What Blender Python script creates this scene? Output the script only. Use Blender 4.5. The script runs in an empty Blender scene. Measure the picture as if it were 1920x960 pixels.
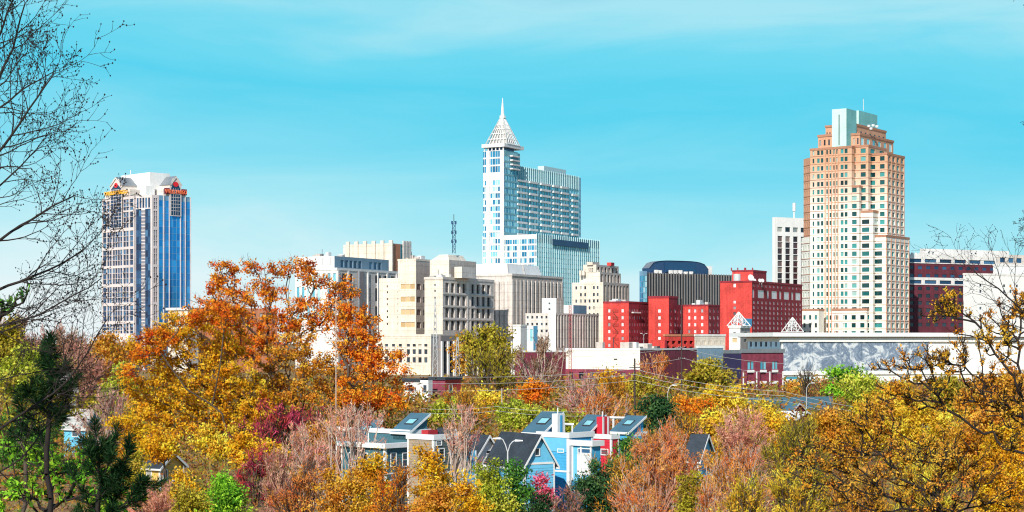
import bpy, math, random
import numpy as np
from mathutils import Vector

random.seed(7)
scene = bpy.context.scene
COL = scene.collection
F, HZ, CZ = 3200.0, 640.0, 17.0          # focal length in photo pixels, horizon row, camera height
R = math.radians

def X(px, Y): return (px - 960.0) / F * Y
def Z(py, Y): return CZ + (HZ - py) / F * Y
def ground_z(Y):
    if Y > 135: return 0.0
    return 15.2 * (0.5 + 0.5 * math.cos(math.pi * max(Y, 0) / 135.0))

# ------------------------------------------------------------------ materials
def new_mat(name):
    m = bpy.data.materials.new(name); m.use_nodes = True
    nt = m.node_tree; nt.nodes.clear()
    out = nt.nodes.new('ShaderNodeOutputMaterial')
    return m, nt, out
def rgb(c): return (c[0], c[1], c[2], 1.0)
def ramp(nt, stops):
    n = nt.nodes.new('ShaderNodeValToRGB'); e = n.color_ramp.elements
    while len(e) < len(stops): e.new(0.5)
    for k, (p, c) in enumerate(stops): e[k].position = p; e[k].color = rgb(c)
    return n

def wall_mat(name, c, rough=0.8, var=0.12, scale=0.12, streak=0.07, brick=None, metal=0.0, joint=0.0):
    m, nt, out = new_mat(name); N, L = nt.nodes, nt.links
    p = N.new('ShaderNodeBsdfPrincipled'); p.inputs['Roughness'].default_value = rough; p.inputs['Metallic'].default_value = metal
    tc = N.new('ShaderNodeTexCoord')
    n1 = N.new('ShaderNodeTexNoise'); n1.inputs['Scale'].default_value = scale; n1.inputs['Detail'].default_value = 6
    L.new(tc.outputs['Object'], n1.inputs['Vector'])
    mp = N.new('ShaderNodeMapping'); mp.inputs['Scale'].default_value = (0.9, 0.9, 0.05)
    n2 = N.new('ShaderNodeTexNoise'); n2.inputs['Scale'].default_value = 1.0; n2.inputs['Detail'].default_value = 4
    L.new(tc.outputs['Object'], mp.inputs['Vector']); L.new(mp.outputs['Vector'], n2.inputs['Vector'])
    r1 = ramp(nt, [(0.3, [x * (1 - var) for x in c]), (0.7, [min(1, x * (1 + var * 0.6)) for x in c])])
    L.new(n1.outputs['Fac'], r1.inputs['Fac'])
    r2 = ramp(nt, [(0.35, (1 - streak,) * 3), (0.6, (1, 1, 1))]); L.new(n2.outputs['Fac'], r2.inputs['Fac'])
    if joint:
        sz = N.new('ShaderNodeSeparateXYZ'); L.new(tc.outputs['Object'], sz.inputs[0]); fr = N.new('ShaderNodeMath'); fr.operation = 'PINGPONG'; fr.inputs[1].default_value = joint/2; L.new(sz.outputs['Z'], fr.inputs[0])
        gt = N.new('ShaderNodeMapRange'); gt.inputs['From Min'].default_value = .0; gt.inputs['From Max'].default_value = .35; gt.inputs['To Min'].default_value = .80; L.new(fr.outputs[0], gt.inputs['Value'])
        mj = N.new('ShaderNodeMix'); mj.data_type = 'RGBA'; mj.blend_type = 'MULTIPLY'; mj.inputs['Factor'].default_value = 1; L.new(r2.outputs['Color'], mj.inputs['A']); L.new(gt.outputs[0], mj.inputs['B']); r2 = mj
    n3 = N.new('ShaderNodeTexNoise'); n3.inputs['Scale'].default_value = scale*9; n3.inputs['Detail'].default_value = 3; L.new(tc.outputs['Object'], n3.inputs['Vector'])
    r3 = ramp(nt, [(.38, (1 - var*.9,)*3), (.58, (1, 1, 1))]); L.new(n3.outputs['Fac'], r3.inputs['Fac'])
    m3 = N.new('ShaderNodeMix'); m3.data_type = 'RGBA'; m3.blend_type = 'MULTIPLY'; m3.inputs['Factor'].default_value = 1; L.new(r2.outputs['Result'] if joint else r2.outputs['Color'], m3.inputs['A']); L.new(r3.outputs['Color'], m3.inputs['B'])
    mx = N.new('ShaderNodeMix'); mx.data_type = 'RGBA'; mx.blend_type = 'MULTIPLY'; mx.inputs['Factor'].default_value = 1
    L.new(r1.outputs['Color'], mx.inputs['A']); L.new(m3.outputs['Result'], mx.inputs['B'])
    L.new(mx.outputs['Result'], p.inputs['Base Color']); L.new(p.outputs[0], out.inputs[0])
    return m

def glass_mat(name, stops, metal=0.35, rough=0.12):
    m, nt, out = new_mat(name); N, L = nt.nodes, nt.links
    p = N.new('ShaderNodeBsdfPrincipled'); p.inputs['Roughness'].default_value = rough; p.inputs['Metallic'].default_value = metal
    a = N.new('ShaderNodeAttribute'); a.attribute_name = 't'
    r = ramp(nt, stops); r.color_ramp.interpolation = 'LINEAR'
    L.new(a.outputs['Fac'], r.inputs['Fac']); L.new(r.outputs['Color'], p.inputs['Base Color'])
    L.new(p.outputs[0], out.inputs[0]); return m

def leaf_mat(name, stops, trans=0.35, hue=.028):
    m, nt, out = new_mat(name); N, L = nt.nodes, nt.links
    a = N.new('ShaderNodeAttribute'); a.attribute_name = 't'
    r = ramp(nt, stops); L.new(a.outputs['Fac'], r.inputs['Fac'])
    tc = N.new('ShaderNodeTexCoord'); no = N.new('ShaderNodeTexNoise'); no.inputs['Scale'].default_value = .55; no.inputs['Detail'].default_value = 3; L.new(tc.outputs['Object'], no.inputs['Vector'])
    hm = N.new('ShaderNodeMapRange'); hm.inputs['From Min'].default_value = .3; hm.inputs['From Max'].default_value = .7; hm.inputs['To Min'].default_value = .5 - hue; hm.inputs['To Max'].default_value = .5 + hue; L.new(no.outputs['Fac'], hm.inputs['Value'])
    hs = N.new('ShaderNodeHueSaturation'); L.new(hm.outputs[0], hs.inputs['Hue']); L.new(r.outputs['Color'], hs.inputs['Color'])
    d = N.new('ShaderNodeBsdfDiffuse'); t = N.new('ShaderNodeBsdfTranslucent'); mx = N.new('ShaderNodeMixShader')
    mx.inputs[0].default_value = trans
    L.new(hs.outputs['Color'], d.inputs['Color']); L.new(hs.outputs['Color'], t.inputs['Color'])
    L.new(d.outputs[0], mx.inputs[1]); L.new(t.outputs[0], mx.inputs[2]); L.new(mx.outputs[0], out.inputs[0])
    return m

M = {}
def W(key, c, **k): M[key] = wall_mat(key, c, **k)
W('white', (.90, .87, .84), streak=.12); W('cream', (.92, .81, .68), joint=4.6, streak=.14, var=.14); W('concrete', (.66, .57, .51), joint=4.6, streak=.16, var=.16); W('pale_concrete', (.82, .74, .68), joint=4.6, streak=.15, var=.14)  # concrete tones also serve as shaded-side copies of cream and white walls
W('granite', (.78, .69, .68)); W('mint_white', (.60, .84, .76), streak=.04); W('brick', (.84, .075, .06), var=.28, scale=.16, streak=.22); W('dark_brick', (.36, .026, .045), var=.25, scale=.16, streak=.2)  # the darker brick is the red brick's shaded copy, also used for trim
W('maroon', (.30, .05, .09), var=.25, streak=.2); W('navy', (.035, .03, .10)); W('slate_blue', (.20, .32, .42)); W('roof_dark', (.04, .055, .075), var=.35, scale=.8)  # slate blue also paints the shaded side of white blocks
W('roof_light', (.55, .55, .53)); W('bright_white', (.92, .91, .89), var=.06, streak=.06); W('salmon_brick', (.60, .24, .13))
W('tower_cream', (.97, .92, .83), streak=.05); W('band_pale', (.74, .56, .42)); W('tower_warm', (.70, .36, .22), streak=.08); W('brown_trim', (.50, .24, .15))
W('aqua_panel', (.22, .56, .56)); W('steel_blue', (.04, .10, .22), metal=.3, rough=.4); W('black_fin', (.03, .03, .035)); W('fin_grey', (.26, .25, .25)); W('grey_fin', (.50, .48, .46))
W('sky_blue_paint', (.07, .46, .80), var=.08, scale=.5, streak=.08); W('pale_blue_paint', (.17, .60, .90), var=.08, scale=.5, streak=.08)
W('red_paint', (.72, .02, .05), var=.1, scale=.5); W('teal_paint', (.07, .19, .24), scale=.5); W('grey_green_paint', (.12, .15, .14), scale=.5)
W('tan_siding', (.42, .33, .24), scale=.5); W('white_trim', (.88, .89, .88), var=.06, streak=.05); W('yellow_paint', (.85, .55, .16), scale=.5)
W('dark_metal', (.05, .05, .06), rough=.5); W('pale_metal', (.70, .71, .72), rough=.5); W('rust_metal', (.28, .07, .05)); W('wood_pole', (.07, .045, .04))
W('mast_red', (.45, .05, .06)); W('red_logo', (.85, .02, .03)); W('sign_yellow', (1.0, .50, .04), var=.02, streak=0); W('sign_red', (.95, .20, .08), var=.02, streak=0)
W('silver_roof', (.26, .29, .32), metal=.2, rough=.5); W('skylight', (.30, .66, .72), rough=.15); W('chimney_red', (.5, .03, .04)); W('stucco', (.95, .91, .82), var=.08)
W('bark', (.10, .07, .05), scale=3); W('pale_bark', (.60, .46, .38), scale=2); W('black_bark', (.022, .014, .012), scale=6, rough=.85); W('pink_bark', (.55, .29, .20), scale=2)
W('wire', (.55, .55, .55)); W('sill', (.8, .78, .75)); W('asphalt', (.06, .06, .065)); W('roof_teal', (.07, .17, .24)); W('dark_stone', (.30, .27, .27))
W('mullion', (.62, .80, .82), rough=.4, var=.05, streak=.02); W('blue_mullion', (.20, .38, .55), rough=.4); W('plum_brick', (.17, .03, .05), var=.25, scale=.16, streak=.2); W('teal_mullion', (.24, .50, .56), rough=.4)

def warm_top(m, z0, z1, top):
    """tone mapping put into the wall colour: warmer towards the top of the tower"""
    nt = m.node_tree; N, L = nt.nodes, nt.links; p = [n for n in N if n.type == 'BSDF_PRINCIPLED'][0]; src = p.inputs['Base Color'].links[0].from_socket
    tc = N.new('ShaderNodeTexCoord'); sp = N.new('ShaderNodeSeparateXYZ'); L.new(tc.outputs['Object'], sp.inputs[0])
    mr = N.new('ShaderNodeMapRange'); mr.inputs['From Min'].default_value = z0; mr.inputs['From Max'].default_value = z1; L.new(sp.outputs['Z'], mr.inputs['Value'])
    mx = N.new('ShaderNodeMix'); mx.data_type = 'RGBA'; mx.blend_type = 'MULTIPLY'; mx.inputs['B'].default_value = rgb(top); L.new(mr.outputs[0], mx.inputs['Factor']); L.new(src, mx.inputs['A']); L.new(mx.outputs['Result'], p.inputs['Base Color'])
warm_top(M['tower_cream'], 92, 128, (.74, .45, .31))
G = glass_mat
M['g_dark'] = G('g_dark', [(0, (.012, .018, .028)), (.6, (.05, .07, .10)), (.86, (.10, .14, .18)), (1, (.52, .50, .44))], metal=.1)
M['g_navy'] = G('g_navy', [(0, (.006, .02, .06)), (.6, (.02, .07, .17)), (1, (.07, .19, .34))], metal=.0)
M['g_blue'] = G('g_blue', [(0, (.015, .20, .54)), (.6, (.02, .28, .66)), (1, (.05, .36, .76))], metal=.5, rough=.12)
M['g_sky'] = G('g_sky', [(0, (.01, .10, .24)), (.45, (.04, .32, .54)), (.7, (.30, .72, .88)), (1, (.95, .98, .98))], metal=.1)  # reflected sky put into the pane colour, random from dark to white
M['g_mint'] = G('g_mint', [(0, (.22, .58, .66)), (.5, (.46, .80, .84)), (1, (.80, .95, .95))], metal=.2)
M['g_teal'] = G('g_teal', [(0, (.006, .02, .022)), (.45, (.01, .10, .11)), (.8, (.06, .34, .34)), (1, (.85, .86, .80))], metal=.0)
M['g_cyan'] = G('g_cyan', [(0, (.06, .36, .50)), (.6, (.26, .68, .82)), (1, (.70, .92, .95))], metal=.15)
M['g_pale'] = G('g_pale', [(0, (.05, .04, .05)), (.25, (.45, .45, .47)), (.6, (.75, .78, .80)), (1, (.92, .92, .92))], metal=0, rough=.35)
M['g_brown'] = G('g_brown', [(0, (.02, .012, .015)), (.6, (.09, .04, .045)), (1, (.26, .19, .17))], metal=.15)
M['g_tan'] = G('g_tan', [(0, (.50, .34, .16)), (1, (.72, .52, .30))], metal=0, rough=.4)

def leaves(key, a, b, c, trans=.25): M[key] = leaf_mat(key, [(0, a), (.5, b), (1, c)], trans)  # low stop is dark: inner crown shade put into the leaf colour
leaves('l_orange', (.26, .05, .01), (.88, .24, .02), (.96, .50, .05))
leaves('l_gold', (.26, .11, .008), (.86, .44, .02), (.96, .74, .07))
leaves('l_yellow', (0.308, 0.196, 0.017), (0.896, 0.560, 0.042), (0.970, 0.924, 0.112))
leaves('l_olive', (.10, .09, .012), (.44, .35, .03), (.76, .60, .09))
leaves('l_lime', (.10, .13, .012), (.46, .52, .04), (.88, .86, .15))
leaves('l_green', (0.028, 0.084, 0.014), (0.098, 0.280, 0.042), (0.308, 0.588, 0.084))
leaves('l_bright', (0.042, 0.140, 0.014), (0.224, 0.532, 0.035), (0.588, 0.924, 0.070))
leaves('l_pine', (.004, .014, .008), (.018, .055, .022), (.075, .17, .045), .2)
leaves('l_dkgreen', (0.008, 0.028, 0.017), (0.028, 0.091, 0.035), (0.112, 0.224, 0.070), .2)
leaves('l_pink', (0.490, 0.028, 0.084), (0.970, 0.140, 0.280), (0.970, 0.532, 0.588))
leaves('l_redbud', (0.168, 0.014, 0.028), (0.532, 0.042, 0.084), (0.952, 0.168, 0.224))
leaves('l_rust', (.26, .07, .02), (.84, .28, .06), (.96, .52, .18))
leaves('l_blush', (.36, .12, .07), (.86, .36, .24), (.96, .62, .46))
leaves('l_brown', (0.070, 0.042, 0.028), (0.280, 0.154, 0.084), (0.532, 0.336, 0.196))
leaves('l_tawny', (.20, .075, .01), (.74, .33, .03), (.94, .60, .12)); leaves('l_amber', (.20, .075, .01), (.76, .34, .03), (.95, .60, .10))
leaves('l_mauve', (.18, .07, .06), (.52, .24, .18), (.82, .48, .36))

# ------------------------------------------------------------------ mesh + object helpers
def link(o, parent=None):
    COL.objects.link(o)
    if parent is not None: o.parent = parent
    return o
def tag(o, label=None, cat=None, group=None, kind=None):
    if label: o['label'] = label
    if cat: o['category'] = cat
    if group: o['group'] = group
    if kind: o['kind'] = kind
    return o
def empty(name, loc, label, cat, group=None):
    o = bpy.data.objects.new(name, None); o.location = loc; o.empty_display_size = 1
    link(o); return tag(o, label, cat, group)

def np_mesh(name, V, Q, mat, t=None, parent=None, origin=(0, 0, 0)):
    """V (n,3) world coords, Q (m,k) faces of equal size -> one mesh object"""
    V = np.asarray(V, dtype=np.float32) - np.asarray(origin, dtype=np.float32)
    Q = np.asarray(Q, dtype=np.int32); k = Q.shape[1]
    me = bpy.data.meshes.new(name)
    me.vertices.add(len(V)); me.vertices.foreach_set('co', V.ravel())
    me.loops.add(Q.size); me.loops.foreach_set('vertex_index', Q.ravel())
    me.polygons.add(len(Q)); me.polygons.foreach_set('loop_start', np.arange(0, Q.size, k, dtype=np.int32))
    if t is not None:
        at = me.attributes.new('t', 'FLOAT', 'FACE'); at.data.foreach_set('value', np.asarray(t, dtype=np.float32))
    me.materials.append(mat); me.update(calc_edges=True)
    o = bpy.data.objects.new(name, me)
    if parent is None: o.location = origin
    return link(o, parent)

class MB:
    """collects quads / triangles in world coordinates; build() makes ONE mesh object"""
    def __init__(s): s.v = []; s.f = []; s.t = []
    def poly(s, pts, t=0.5):
        n = len(s.v); s.v += [tuple(p) for p in pts]; s.f.append(tuple(range(n, n + len(pts)))); s.t.append(t)
    def prism(s, base, top, t=.5):
        n = len(base); s.poly(base[::-1], t); s.poly(top, t)
        for i in range(n):
            j = (i + 1) % n; s.poly([base[i], base[j], top[j], top[i]], t)
    def obox(s, P, a, b, la, lb, z0, z1, t=.5):
        """box from plan corner P along plan unit vectors a, b"""
        c = [(P[0] + a[0]*i + b[0]*j, P[1] + a[1]*i + b[1]*j) for i, j in ((0, 0), (la, 0), (la, lb), (0, lb))]
        s.prism([(x, y, z0) for x, y in c], [(x, y, z1) for x, y in c], t)
    def tube(s, pts, rad, n=6, t=.5, cap=True):
        pts = [Vector(p) for p in pts]
        if not hasattr(rad, '__len__'): rad = [rad] * len(pts)
        rings = []
        for i, p in enumerate(pts):
            d = (pts[min(i + 1, len(pts) - 1)] - pts[max(i - 1, 0)]).normalized()
            u = d.cross(Vector((0.31, 0.95, 0.1)) if abs(d.y) < .9 else Vector((1, 0, 0))).normalized(); w = d.cross(u)
            rings.append([tuple(p + (u * math.cos(2*math.pi*k/n) + w * math.sin(2*math.pi*k/n)) * rad[i]) for k in range(n)])
        for a, b in zip(rings, rings[1:]):
            for k in range(n): s.poly([a[k], a[(k+1) % n], b[(k+1) % n], b[k]], t)
        if cap: s.poly(rings[0][::-1], t); s.poly(rings[-1], t)
    def build(s, name, mat, parent=None, origin=(0, 0, 0), smooth=False):
        me = bpy.data.meshes.new(name)
        o3 = Vector(origin)
        me.from_pydata([tuple(Vector(p) - o3) for p in s.v], [], s.f)
        at = me.attributes.new('t', 'FLOAT', 'FACE'); at.data.foreach_set('value', s.t)
        me.materials.append(mat)
        o = bpy.data.objects.new(name, me)
        if parent is None: o.location = origin
        return link(o, parent)

def grid(L, n, frac, m0=0., m1=0.):
    w = (L - m0 - m1) / n
    return [(m0 + w * (i + .5 - frac / 2), m0 + w * (i + .5 + frac / 2)) for i in range(n)]

class Bld:
    """a building: an Empty that parents wall / roof / window / trim meshes.
    Plan axes: rd runs back along the right-hand face, ld runs back along the left-hand face."""
    def __init__(s, name, label, cat, px, Y, rot=30, group=None, z=0.0):
        s.o = (X(px, Y), Y, z); s.E = empty(name, s.o, label, cat, group)
        a = R(rot); s.rd = (math.sin(a), math.cos(a)); s.ld = (-math.cos(a), math.sin(a))
        s.rn = (math.cos(a), -math.sin(a)); s.ln = (-math.sin(a), -math.cos(a))
        s.parts = {}; s.wins = []; s.z0 = z; s.k = s.n = 0
    def mb(s, part, mat): return s.parts.setdefault((part, mat, s.k), MB())
    def piece(s, part, mat): s.n += 1; return s.parts.setdefault((part, mat, -s.n), MB())
    @staticmethod
    def solve(C, d, px):
        k = (px - 960.0) / F
        return (k * C[1] - C[0]) / (d[0] - k * d[1])
    def face(s, P0, d, n, L, z0, z1, wall, specs, rec=.5, part='wall'):
        m = s.mb(part, wall)
        pt = lambda u, z, e=0: (P0[0] + d[0]*u - n[0]*e, P0[1] + d[1]*u - n[1]*e, z)
        items = []
        for sp in (specs or []):
            rows = [(max(z0 + .05, min(a, b)), min(z1 - .05, max(a, b))) for a, b in sp['rows']]
            for r in rows:
                if r[1] - r[0] > .1: items.append((r, sp))
        items.sort(key=lambda i: i[0][0])
        zc = z0
        for (a, b), sp in items:
            if a < zc: continue
            if a > zc: m.poly([pt(0, zc), pt(L, zc), pt(L, a), pt(0, a)])
            u = 0.; e = sp.get('rec', rec); skip = sp.get('skip', 0)
            for (c0, c1) in sp['cols']:
                c0 = max(c0, u); c1 = min(c1, L)
                if c1 - c0 < .05: continue
                if c0 > u: m.poly([pt(u, a), pt(c0, a), pt(c0, b), pt(u, b)])
                if skip and random.random() < skip:
                    m.poly([pt(c0, a), pt(c1, a), pt(c1, b), pt(c0, b)]); u = c1; continue
                m.poly([pt(c0, a), pt(c0, b), pt(c0, b, e), pt(c0, a, e)]); m.poly([pt(c1, a), pt(c1, b), pt(c1, b, e), pt(c1, a, e)])
                m.poly([pt(c0, a), pt(c1, a), pt(c1, a, e), pt(c0, a, e)]); m.poly([pt(c0, b), pt(c1, b), pt(c1, b, e), pt(c0, b, e)])
                lo, hi = sp.get('t', (0, 1)); t = lo + (hi - lo) * random.random() ** sp.get('pow', 1)
                s.wins.append(([pt(c0, a, e), pt(c1, a, e), pt(c1, b, e), pt(c0, b, e)], sp['glass'], t, (c1 - c0) * (b - a), sp.get('name', 'window')))
                u = c1
            if u < L: m.poly([pt(u, a), pt(L, a), pt(L, b), pt(u, b)])
            zc = b
        if zc < z1: m.poly([pt(0, zc), pt(L, zc), pt(L, z1), pt(0, z1)])
    def dims(s, xl, xc, xr, Y):
        C = (X(xc, Y), Y); return C, s.solve(C, s.ld, xl), s.solve(C, s.rd, xr)
    def box(s, xl, xc, xr, Y, top, bot=None, wall='white', L=None, Rr=None, roof='roof_light', cornice=None, part='wall', back=True):
        s.k += 1; C, l, r = s.dims(xl, xc, xr, Y)
        z1 = Z(top, Y); z0 = s.z0 - .3 if bot is None else Z(bot, Y)
        wl, wr = wall if isinstance(wall, tuple) else (wall, wall)  # in one-stone pairs the darker right colour carries painted side shade
        b = dict(C=C, l=l, r=r, z0=z0, z1=z1, Y=Y)
        s.face(C, s.ld, s.ln, l, z0, z1, wl, L(b) if L else None, part=part)
        s.face(C, s.rd, s.rn, r, z0, z1, wr, Rr(b) if Rr else None, part=part)
        p = lambda i, j, z: (C[0] + s.rd[0]*i + s.ld[0]*j, C[1] + s.rd[1]*i + s.ld[1]*j, z)
        m = s.mb(part, wr)
        if back:
            m.poly([p(r, 0, z0), p(r, l, z0), p(r, l, z1), p(r, 0, z1)]); m.poly([p(0, l, z0), p(r, l, z0), p(r, l, z1), p(0, l, z1)])
        s.mb('roof', roof).poly([p(0, 0, z1), p(r, 0, z1), p(r, l, z1), p(0, l, z1)])
        if cornice:
            h, e, cm = cornice; c = s.mb('cornice', cm)
            c.obox(p(-e, -e, 0), s.rd, s.ld, r + 2*e, e + .25, z1 - h, z1 + .35)
            c.obox(p(-e, .26, 0), s.rd, s.ld, e + .25, l + e - .26, z1 - h, z1 + .35)
        b['p'] = p; return b
    def fins(s, b, side, n, w, d, z0, z1, mat, m0=0., m1=0., part='fin', off=0.003):
        L = b['l'] if side == 'L' else b['r']; a = s.ld if side == 'L' else s.rd; nn = s.ln if side == 'L' else s.rn
        for i in range(n):
            m = s.piece(part, mat)
            u = m0 + (L - m0 - m1) * (i / (n - 1) if n > 1 else .5) - w / 2
            P = (b['C'][0] + a[0]*u + nn[0]*off, b['C'][1] + a[1]*u + nn[1]*off)
            m.obox(P, a, nn, w, d, z0, z1)
    def band(s, b, side, z0, z1, d, mat, part='band', m0=-.1, m1=-.1, off=.003):
        L = b['l'] if side == 'L' else b['r']; a = s.ld if side == 'L' else s.rd; nn = s.ln if side == 'L' else s.rn
        s.piece(part, mat).obox((b['C'][0] + a[0]*m0 + nn[0]*off, b['C'][1] + a[1]*m0 + nn[1]*off), a, nn, L - m0 - m1, d, z0, z1)
    def clutter(s, b, n, seed=1):
        rg = random.Random(seed)
        for i in range(n):
            w, d, h = rg.uniform(1.5, 4.5), rg.uniform(1.5, 4), rg.uniform(.9, 2.8); q = b['p'](rg.uniform(.6, max(.7, min(b['r'] - 5, 16))), rg.uniform(.6, max(.7, b['l'] - 5)), 0)
            s.piece('roof_unit', rg.choice(['white', 'grey_fin', 'pale_metal', 'concrete'])).obox(q[:2], s.rd, s.ld, w, d, b['z1'] + .01, b['z1'] + h)
        if n > 3:
            q = b['p'](3, b['l']*.4, 0); m = s.piece('roof_vent', 'dark_metal'); m.tube([(q[0], q[1], b['z1']), (q[0], q[1], b['z1'] + 4.5)], .14, 5)
    def sub(s, name, mat, mb, label=None):
        o = mb.build(name, M[mat], s.E, s.o)
        if label: o['label'] = label
        return o
    def done(s, cap=100):
        by = {}
        for (part, mat, k), m in s.parts.items():
            if m.f: by.setdefault(part, []).append((mat, m))
        for part, ms in by.items():
            for mat, m in ms[:100]: m.build(part, M[mat], s.E, s.o)
            if len(ms) > 100:
                j = MB()
                for mat, m in ms[100:]:
                    for f, t in zip(m.f, m.t): j.poly([m.v[i] for i in f], t)
                j.build(part, M[ms[100][0]], s.E, s.o)['kind'] = 'stuff'
        ws = sorted(s.wins, key=lambda w: -w[3])
        for q, g, t, ar, nm in ws[:cap]:
            m = MB(); m.poly(q, t); m.build(nm, M[g], s.E, s.o)
        rest = {}
        if len(ws) > cap:
            # the remainder as ONE part, with material slots
            mats = sorted({w[1] for w in ws[cap:]}); m = MB()
            for q, g, t, ar, nm in ws[cap:]: m.poly(q, t)
            o = m.build('window', M[mats[0]], s.E, s.o); o['kind'] = 'stuff'
            for g in mats[1:]: o.data.materials.append(M[g])
            for f, w in zip(o.data.polygons, ws[cap:]): f.material_index = mats.index(w[1])
        return s.E
def S(rows, cols, glass, **k): return dict(rows=rows, cols=cols, glass=glass, **k)
def rows_px(pys, h, Y): return [(Z(y + h, Y), Z(y, Y)) for y in pys]
def rows_n(z0, z1, n, frac): return grid(z1 - z0, n, frac) and [(z0 + a, z0 + b) for a, b in grid(z1 - z0, n, frac)]

# ------------------------------------------------------------------ camera, world, sun
cam = bpy.data.cameras.new('camera'); co = link(bpy.data.objects.new('camera', cam))
co.location = (0, 0, CZ); co.rotation_euler = (R(90), 0, 0)
cam.sensor_width = 36; cam.lens = 36 * F / 1920; cam.shift_y = (HZ - 480) / 1920; cam.clip_start = .3; cam.clip_end = 20000
scene.camera = co
SUN_EL = 34.0; sx, sy = -.33, -.944
w = bpy.data.worlds.new('World'); scene.world = w; w.use_nodes = True
nt = w.node_tree; N, L_ = nt.nodes, nt.links; bg = N['Background']; bg.inputs['Strength'].default_value = .1
sky = N.new('ShaderNodeTexSky'); sky.sky_type = 'NISHITA'; sky.sun_disc = False; sky.sun_elevation = R(SUN_EL)
sky.sun_rotation = math.atan2(sx, sy); sky.air_density = 1.0; sky.dust_density = .6; sky.ozone_density = 1.5
tc = N.new('ShaderNodeTexCoord'); sp = N.new('ShaderNodeSeparateXYZ'); L_.new(tc.outputs['Generated'], sp.inputs[0])
mp = N.new('ShaderNodeMapping'); mp.inputs['Scale'].default_value = (4.2, 4.2, 24); mp.inputs['Rotation'].default_value = (0, R(-4), 0)
L_.new(tc.outputs['Generated'], mp.inputs[0])
no = N.new('ShaderNodeTexNoise'); no.inputs['Scale'].default_value = 1.0; no.inputs['Detail'].default_value = 7; no.inputs['Roughness'].default_value = .55; no.inputs['Distortion'].default_value = .5
L_.new(mp.outputs[0], no.inputs['Vector'])
ad = N.new('ShaderNodeMath'); ad.operation = 'MULTIPLY_ADD'; ad.use_clamp = False; ad.inputs[1].default_value = .095; L_.new(no.outputs['Fac'], ad.inputs[0])
az = N.new('ShaderNodeMath'); az.operation = 'MULTIPLY_ADD'; az.inputs[1].default_value = .055; L_.new(sp.outputs['X'], az.inputs[0]); L_.new(sp.outputs['Z'], az.inputs[2]); L_.new(az.outputs[0], ad.inputs[2])                       # elevation wobbled by drifting thin cloud
mr = N.new('ShaderNodeMapRange'); mr.inputs['From Min'].default_value = .012; mr.inputs['From Max'].default_value = .8; L_.new(ad.outputs[0], mr.inputs['Value'])
SKY = [(0.0, (8.8, 9.5, 9.8)), (.05, (8.3, 9.4, 9.7)), (.09, (6.4, 9.0, 9.6)), (.127, (4.0, 8.3, 9.35)), (.166, (2.4, 7.5, 9.1)), (.225, (.85, 6.6, 8.85)), (.262, (1.5, 7.1, 9.0)), (.30, (3.9, 8.1, 9.2)), (.37, (1.5, 5.2, 7.6)), (.52, (.6, 2.3, 4.8)), (1, (.3, 1.4, 3.4))]
rp = ramp(nt, [(p, (c[0]/10, c[1]/10, c[2]/10)) for p, c in SKY]); L_.new(mr.outputs[0], rp.inputs['Fac'])
sc = N.new('ShaderNodeMix'); sc.data_type = 'RGBA'; sc.blend_type = 'MULTIPLY'; sc.inputs['Factor'].default_value = 1; sc.inputs['B'].default_value = (10, 10, 10, 1)
sc.clamp_result = False; L_.new(rp.outputs['Color'], sc.inputs['A'])
mx = N.new('ShaderNodeMix'); mx.data_type = 'RGBA'; mx.inputs['Factor'].default_value = .93
L_.new(sky.outputs[0], mx.inputs['A']); L_.new(sc.outputs['Result'], mx.inputs['B']); L_.new(mx.outputs['Result'], bg.inputs['Color'])
sl = bpy.data.lights.new('sun', 'SUN'); sl.energy = 5.0; sl.angle = R(.5); sl.color = (1, .94, .84)
so = link(bpy.data.objects.new('sun', sl)); so.location = (0, 0, 300)
h = math.cos(R(SUN_EL)); so.rotation_euler = Vector((sx*h, sy*h, math.sin(R(SUN_EL)))).to_track_quat('Z', 'Y').to_euler()
scene.view_settings.view_transform = 'Standard'; scene.view_settings.look = 'None'; scene.view_settings.exposure = 0
scene.cycles.max_bounces = 6; scene.cycles.filter_width = 1.15

# ------------------------------------------------------------------ ground
def make_ground():
    ys = list(np.arange(-60, 145, 9.)) + [170, 200, 260, 340, 450, 600, 800, 1100, 1600, 2600, 5000, 12000]
    xs = [-9000, -3000, -1200, -600, -300, -150, -80, -40, 0, 40, 80, 150, 300, 600, 1200, 3000, 9000]
    V = [(x, y, ground_z(y)) for y in ys for x in xs]; n = len(xs)
    Q = [(j*n+i, j*n+i+1, (j+1)*n+i+1, (j+1)*n+i) for j in range(len(ys)-1) for i in range(n-1)]
    m, nt, out = new_mat('leaf_litter'); N, L = nt.nodes, nt.links
    p = N.new('ShaderNodeBsdfPrincipled'); p.inputs['Roughness'].default_value = .95
    tc = N.new('ShaderNodeTexCoord'); a = N.new('ShaderNodeTexNoise'); a.inputs['Scale'].default_value = .25; a.inputs['Detail'].default_value = 9
    L.new(tc.outputs['Object'], a.inputs['Vector'])
    r = ramp(nt, [(.3, (.14, .06, .03)), (.46, (.34, .16, .06)), (.58, (.22, .20, .04)), (.72, (.42, .27, .14))])
    L.new(a.outputs['Fac'], r.inputs['Fac']); L.new(r.outputs['Color'], p.inputs['Base Color']); L.new(p.outputs[0], out.inputs[0])
    tag(np_mesh('ground', V, Q, m), kind='structure')
make_ground()
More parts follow.
